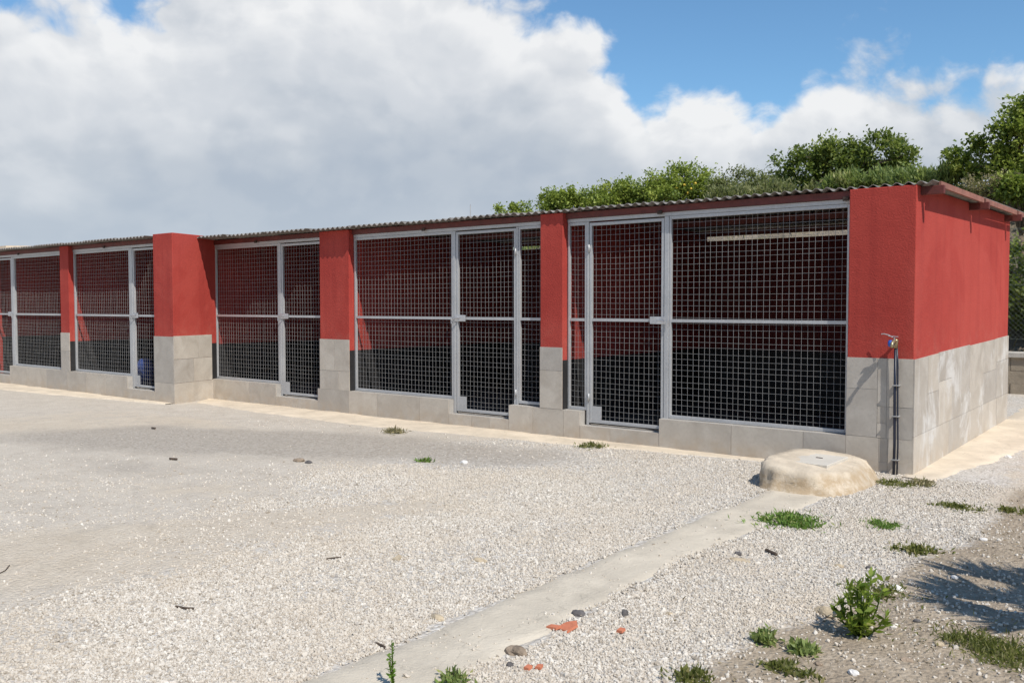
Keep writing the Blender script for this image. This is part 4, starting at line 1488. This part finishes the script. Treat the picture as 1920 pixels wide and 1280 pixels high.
def weed(label, px, py, rad, h, n, mat, seed, leaf=(0.05, 0.008), upb=0.8, name='weed', stems=7, squash=0.7):
    r = np.random.default_rng(seed)
    c = gpt(px, py)
    t = tag(empty(name, c), label, 'weed')
    m_ = max(5, n // 25)
    ang = r.uniform(0, 2 * np.pi, m_)
    q = np.sqrt(r.uniform(0, 1, m_)) * rad
    cx, cy = c.x + np.cos(ang) * q, c.y + np.sin(ang) * q * squash
    ch = h * (1.05 - (q / rad) ** 2) * r.uniform(0.4, 1.0, m_)
    k = r.integers(0, m_, n)
    f = r.uniform(0, 1, n)
    P_ = np.stack([cx[k] + r.normal(0, 0.012 + rad * 0.05, n), cy[k] + r.normal(0, 0.012 + rad * 0.05, n), gz(cx[k], cy[k]) + ch[k] * f * 0.8], 1)
    far_ = r.uniform(0, 1, n) < 0.3
    P_[far_, 0] += r.normal(0, rad * 0.45, far_.sum())
    P_[far_, 1] += r.normal(0, rad * 0.45, far_.sum())
    P_[far_, 2] = gz(P_[far_, 0], P_[far_, 1]) + r.uniform(0, h * 0.3, far_.sum())
    V, F_ = leaf_quads(P_, None, leaf[0], leaf[1], r, upb)
    np_mesh('foliage', V, F_, M[mat], t, c, attrs={'leafvar': ('FACE', np.clip(r.normal(0.58, 0.3, n), 0, 1))})
    mb = MB()
    for j in range(stems):
        i = r.integers(0, m_)
        mb.tube([(c.x + (cx[i] - c.x) * 0.3, c.y + (cy[i] - c.y) * 0.3, c.z - 0.01), (cx[i], cy[i], c.z + ch[i])], [0.003, 0.0012], 4)
    mb.build('stem', M['leaf_moss'] if False else M['twig'], t)
    return t


weed('dense bright green weed clump beside the concrete strip', 1478, 980, 0.215, 0.10, 1100, 'leaf_weed', 41, (0.045, 0.006))
weed('small flat green weed in the gravel right of the bright clump', 1655, 986, 0.11, 0.045, 420, 'leaf_weed', 42, (0.035, 0.005))
weed('olive moss patch at the foot of the end pillar', 1672, 908, 0.16, 0.05, 420, 'leaf_moss', 43, (0.035, 0.006))
weed('dry brownish tuft at the corner of the side wall', 1728, 910, 0.10, 0.09, 300, 'leaf_dry', 44, (0.05, 0.006))
weed('olive weed strip in the gravel right of the building corner', 1802, 952, 0.16, 0.04, 420, 'leaf_moss', 45, (0.035, 0.006))
weed('scattered olive weed tuft above the shadow', 1715, 1034, 0.13, 0.06, 420, 'leaf_moss', 46, (0.04, 0.007))
weed('flat moss patch between the leafy plant and the shadow', 1655, 1108, 0.15, 0.035, 420, 'leaf_moss', 47, (0.03, 0.006))
weed('grey green weed left of the leafy plant', 1440, 1205, 0.055, 0.11, 240, 'leaf_grass', 48, (0.04, 0.009))
weed('small grey green weed near the bottom of the gravel', 1505, 1220, 0.05, 0.08, 200, 'leaf_grass', 49, (0.04, 0.009))
weed('low olive weed on the soil edge, bottom right', 1475, 1255, 0.09, 0.04, 300, 'leaf_moss', 50, (0.035, 0.007))
weed('wide green grass patch at the bottom right corner', 1880, 1228, 0.24, 0.05, 2200, 'leaf_moss', 51, (0.035, 0.004))
weed('dry yellow weed on the apron before the second gate', 742, 812, 0.13, 0.09, 260, 'leaf_dry', 52, (0.06, 0.006))
weed('small green weed at the apron edge before the nearest gate', 1108, 838, 0.14, 0.07, 300, 'leaf_moss', 53, (0.05, 0.006))
weed('tiny green sprig alone in the middle gravel', 796, 866, 0.06, 0.06, 90, 'leaf_weed', 54, (0.05, 0.008))
weed('green weed at the bottom edge beside the concrete strip', 850, 1278, 0.06, 0.08, 200, 'leaf_grass', 55, (0.035, 0.007))
weed('sparse weed on the bottom edge near the soil', 1300, 1272, 0.08, 0.05, 240, 'leaf_moss', 56, (0.035, 0.007))
weed('small dry weed on the gravel at the far right', 1900, 960, 0.12, 0.04, 260, 'leaf_moss', 57, (0.035, 0.006))


def leafy(label, px, py, h, rad, nst, mat, seed, leaf, per, name='leafy_plant', lean=0.0):
    r = np.random.default_rng(seed)
    c = gpt(px, py)
    t = tag(empty(name, c), label, 'plant')
    mb = MB()
    P_, N_ = [], []
    for j in range(nst):
        a = r.uniform(0, 2 * np.pi)
        q = rad * math.sqrt(r.uniform(0.02, 1))
        hh = h * (1.05 - 0.45 * (q / rad) ** 2) * r.uniform(0.45, 1.0)
        e = Vector((c.x + math.cos(a) * q + lean * hh, c.y + math.sin(a) * q, c.z + hh))
        b0 = Vector((c.x + math.cos(a) * q * 0.15, c.y + math.sin(a) * q * 0.15, c.z - 0.01))
        m_ = b0.lerp(e, 0.5) + Vector((math.cos(a), math.sin(a), 0)) * q * 0.12
        mb.tube([b0, m_, e], [0.005, 0.004, 0.002], 5)
        for i in range(per):
            f = r.uniform(0.15, 1.0)
            p = b0.lerp(m_, f * 2) if f < 0.5 else m_.lerp(e, f * 2 - 1)
            an = r.uniform(0, 2 * np.pi)
            P_.append(tuple(p))
            N_.append((math.cos(an) * 1.8, math.sin(an) * 1.8, 1.0))
    mb.build('stem', M['leaf_pepper'], t, smooth=True)
    P_, N_ = np.array(P_), np.array(N_)
    V, F_ = leaf_quads(P_, N_, leaf[0], leaf[1], r, 0.3)
    np_mesh('foliage', V, F_, M[mat], t, c, attrs={'leafvar': ('FACE', np.clip(r.normal(0.5, 0.25, len(P_)), 0, 1))})
    return t


leafy('bushy bright green broad leaved plant on the soil edge', 1612, 1192, 0.36, 0.14, 15, 'leaf_pepper', 61, (0.058, 0.0105), 24)
leafy('thin upright stalk with small leaves at the bottom edge', 738, 1290, 0.22, 0.018, 2, 'leaf_weed', 62, (0.030, 0.006), 26)
leafy('short thin weed stalk at the bottom edge left of the wide weed', 835, 1290, 0.06, 0.03, 3, 'leaf_weed', 63, (0.022, 0.005), 10)


def rock(name, label, px, py, size, mat, seed, cat='stone', flat=0.6, ang=0.0):
    r = np.random.default_rng(seed)
    c = gpt(px, py)
    nu, nv = 14, 8
    V, F_ = [], []
    o3 = r.uniform(0, 50, 2)
    for j in range(nv + 1):
        ph = math.pi * j / nv
        for i in range(nu):
            a = 2 * math.pi * i / nu
            d = Vector((math.sin(ph) * math.cos(a), math.sin(ph) * math.sin(a), math.cos(ph)))
            k = 0.62 + 0.75 * float(fbm(np.array(d.x * 1.5 + o3[0] + d.z), np.array(d.y * 1.5 + o3[1] - d.z), seed, 3))
            x, y = d.x * size[0] * k, d.y * size[1] * k
            V.append((c.x + x * math.cos(ang) - y * math.sin(ang), c.y + x * math.sin(ang) + y * math.cos(ang), c.z + 0.25 * size[2] + d.z * size[2] * k))
    for j in range(nv):
        for i in range(nu):
            F_.append((j * nu + i, (j + 1) * nu + i, (j + 1) * nu + (i + 1) % nu, j * nu + (i + 1) % nu))
    return tag(MB().add(V, F_).build(name, M[mat], None, c), label, cat)


rock('rock', 'rough brown rock right of the concrete strip, lower middle', 967, 1224, (0.055, 0.035, 0.028), 'rock', 1)
rock('rock', 'small dark stone below the rough brown rock', 955, 1248, (0.018, 0.015, 0.014), 'rock_dark', 2)
rock('rock', 'dark rounded stone on the strip edge above the terracotta shard', 1085, 1152, (0.042, 0.026, 0.02), 'rock_dark', 3)
rock('rock', 'dark upright stone right of the strip, below the middle', 1172, 1154, (0.018, 0.018, 0.028), 'rock_dark', 4)
rock('rock', 'flat tan stone on the gravel left of the strip', 900, 1051, (0.06, 0.03, 0.014), 'rock_tan', 5)
rock('rock', 'smooth tan stone by the left edge of the strip near the bottom', 820, 1160, (0.042, 0.026, 0.018), 'rock_tan', 6)
rock('rock', 'flat brown stone right of the strip', 1385, 1050, (0.075, 0.03, 0.012), 'rock_tan', 7)
rock('rock', 'grey stone on top of the flat brown stone', 1384, 1040, (0.025, 0.02, 0.02), 'rock_dark', 8)
rock('rock', 'small brown stone right of the strip, in open gravel', 1255, 1152, (0.022, 0.016, 0.012), 'rock_tan', 9)
rock('rock', 'tan slab stone left of the leafy plant', 1552, 1152, (0.07, 0.04, 0.035), 'rock_tan', 10)
rock('rock', 'white stone between the leafy plant and the shadow', 1682, 1104, (0.035, 0.025, 0.02), 'rock_pale', 11)
rock('rock', 'pale stone on the gravel before the second gate', 870, 868, (0.05, 0.035, 0.025), 'rock_pale', 12)
rock('rock', 'brown clod at the edge of the grey patch', 562, 864, (0.075, 0.05, 0.025), 'rock', 13)
rock('rock', 'small dark clod right of the brown clod', 579, 868, (0.045, 0.03, 0.022), 'rock_dark', 14)
rock('rock', 'small pinkish stone above the leafy plant', 1574, 1062, (0.028, 0.018, 0.014), 'rock_tan', 15)
rock('rock', 'small grey stone above the leafy plant, right of the pinkish one', 1630, 1066, (0.024, 0.018, 0.014), 'rock_dark', 16)
rock('rock', 'white pebble on cream ground beside the side wall', 1890, 855, (0.035, 0.025, 0.018), 'rock_pale', 17)
for i, (px, py, sz_, mt_, lb_) in enumerate([
        (1790, 1082, 0.016, 'rock_pale', 'small white stone lying inside the yucca shadow'),
        (1850, 1180, 0.020, 'rock', 'brown stone just above the corner grass patch'),
        (1760, 1205, 0.018, 'rock_tan', 'tan stone left of the corner grass patch'),
        (1700, 1240, 0.022, 'rock', 'brown stone on bare soil below the leafy plant, right'),
        (1600, 1262, 0.018, 'rock_pale', 'pale stone at the bottom edge below the leafy plant'),
        (1535, 1245, 0.016, 'rock', 'brown stone right of the bottom olive weed'),
        (1845, 1012, 0.018, 'rock_pale', 'pale stone on the soil above the yucca shadow'),
        (1720, 1165, 0.016, 'rock_dark', 'dark stone on the soil right of the leafy plant')]):
    rock('rock', lb_, px, py, (sz_ * 1.3, sz_, sz_ * 0.7), mt_, 300 + i)


def shard(label, px, py, poly, mat, name='terracotta_shard', th=0.012, tilt=0.25):
    c = gpt(px, py)
    n = len(poly)
    V = [(c.x + x, c.y + y, c.z + 0.008 + tilt * y + x * 0.1) for x, y in poly] + [(c.x + x * 0.95, c.y + y * 0.95, c.z + 0.008 + th + tilt * y + x * 0.1) for x, y in poly]
    F_ = [tuple(range(n - 1, -1, -1)), tuple(range(n, 2 * n))] + [(i, (i + 1) % n, n + (i + 1) % n, n + i) for i in range(n)]
    return tag(MB().add(V, F_).build(name, M[mat], None, c), label, 'shard')


shard('largest orange terracotta shard right of the concrete strip', 1062, 1180, [(-0.05, -0.02), (0.03, -0.035), (0.055, 0.02), (0.03, 0.05), (-0.02, 0.03)], 'terracotta', tilt=0.35)
shard('thin terracotta shard just left of the largest shard', 1040, 1180, [(-0.045, -0.012), (0.02, -0.015), (0.03, 0.012), (-0.03, 0.012)], 'terracotta')
shard('small terracotta chip in the gravel right of the largest shard', 1164, 1186, [(-0.018, -0.012), (0.015, -0.014), (0.02, 0.012), (-0.012, 0.016)], 'terracotta')
shard('terracotta chip below the rough rock, left of its pair', 990, 1256, [(-0.016, -0.012), (0.014, -0.014), (0.018, 0.01), (-0.01, 0.014)], 'terracotta')
shard('terracotta chip below the rough rock, right of its pair', 1011, 1255, [(-0.014, -0.014), (0.016, -0.01), (0.012, 0.014), (-0.014, 0.01)], 'terracotta')
shard('pinkish tile fragment in the gravel left of the strip', 745, 1050, [(-0.03, -0.02), (0.03, -0.025), (0.02, 0.02), (-0.02, 0.03)], 'rock_tan', tilt=0.4)


def twig(label, pts, rad):
    P_ = [gpt(*p) + Vector((0, 0, rad * 1.4)) for p in pts]
    c = P_[0]
    t = tag(MB().tube(P_, rad, 6).build('twig', M['twig'], None, c), label, 'twig')
    return t


twig('dark stick lying on the pale gravel, lower left', [(330, 1139), (345, 1142), (363, 1143)], 0.006)
twig('short dark stick on the grey patch, upper left', [(318, 862), (332, 863)], 0.011)
twig('small dark chip on the ground before the stepped pier', [(285, 804), (291, 805)], 0.012)
twig('dark twig on the gravel right of the strip', [(1436, 1034), (1446, 1038), (1456, 1043)], 0.010)
twig('thin curved twig at the left edge of the gravel', [(0, 1075), (10, 1070), (18, 1060)], 0.003)
twig('thin brown twig left of the strip in the gravel', [(608, 1050), (620, 1048), (640, 1046)], 0.005)
twig('small dark twig at the bottom by the concrete strip', [(705, 1208), (715, 1212), (722, 1216)], 0.006)

# ------------------------------------------------------------------ yucca out of the right edge, seen by its shadow
yb = Vector((2.95, -4.0, float(gz(2.95, -4.0))))
yu = tag(empty('yucca', yb), 'branching yucca just right of the frame whose shadow falls on the soil', 'yucca')
r = np.random.default_rng(81)
arms = []
tm = MB()
tm.tube([yb - Vector((0, 0, 0.1)), yb + Vector((0.05, 0.0, 0.6)), yb + Vector((0.0, 0.03, 1.2))], [0.12, 0.09, 0.08], 10)
sv = Vector((-0.77, 0.30, -1.0))
for (px, py, h) in [(1700, 1075, 1.75), (1760, 1045, 1.9), (1705, 1118, 1.55), (1790, 1145, 1.45), (1885, 1060, 2.1), (1905, 1130, 1.6), (1840, 1100, 1.8)]:
    g = gpt(px, py)
    tip = g - sv * h
    fork = yb + Vector((0.0, 0.03, 1.15))
    d = (tip - fork)
    endp = fork + d * 0.62
    m_ = fork.lerp(endp, 0.5) + Vector((0, 0, -0.05))
    tm.tube([fork, m_, endp], [0.065, 0.05, 0.04], 8)
    arms.append((endp, tip, d.normalized()))
tm.build('trunk', M['bark'], yu, smooth=True)
for (e, tip, d) in arms:
    P_, D_ = [], []
    V, F_ = [], []
    for i in range(80):
        v = Vector((r.normal(), r.normal(), r.normal())).normalized()
        dir_ = (d * 1.25 + v * 0.75).normalized()
        L = (tip - e).length * r.uniform(0.8, 1.1)
        s_ = dir_.cross(Vector((r.normal(), r.normal(), r.normal()))).normalized() * 0.016
        b_ = e + v * 0.03
        k0 = len(V)
        V += [tuple(b_ - s_), tuple(b_ + s_), tuple(b_ + dir_ * L * 0.6 + s_ * 0.9), tuple(b_ + dir_ * L), tuple(b_ + dir_ * L * 0.6 - s_ * 0.9)]
        F_.append((k0, k0 + 1, k0 + 2, k0 + 3, k0 + 4))
    np_mesh('leaf_rosette', np.array(V), np.array(F_), M['leaf_yucca'], yu, yb, attrs={'leafvar': ('FACE', r.uniform(0, 1, len(F_)))})

# ------------------------------------------------------------------ dry litter on the soil
r = np.random.default_rng(9)
n = 9000
lx, ly = r.uniform(-1.0, 3.0, n), r.uniform(-6.5, 1.0, n)
sm_ = masks(lx, ly)[2]
kp = r.uniform(0, 1, n) < 0.55 * sstep(sm_, 0.25, 0.7) + 0.015
lx, ly = lx[kp], ly[kp]
n = len(lx)
Pl = np.stack([lx, ly, gz(lx, ly) + 0.004], 1)
Nl = r.normal(size=(n, 3)) * 3.0
Nl[:, 2] = 0.3
V, F_ = leaf_quads(Pl, Nl, 0.026, 0.0045, r, 0.0)
V[:, 2] = np.maximum(V[:, 2], np.repeat(Pl[:, 2], 4))
tag(np_mesh('plant_litter', V, F_, M['leaf_litter'], attrs={'leafvar': ('FACE', r.uniform(0, 1, n))}), 'dry bits of leaf and straw on the brown soil', 'litter', kind='stuff')
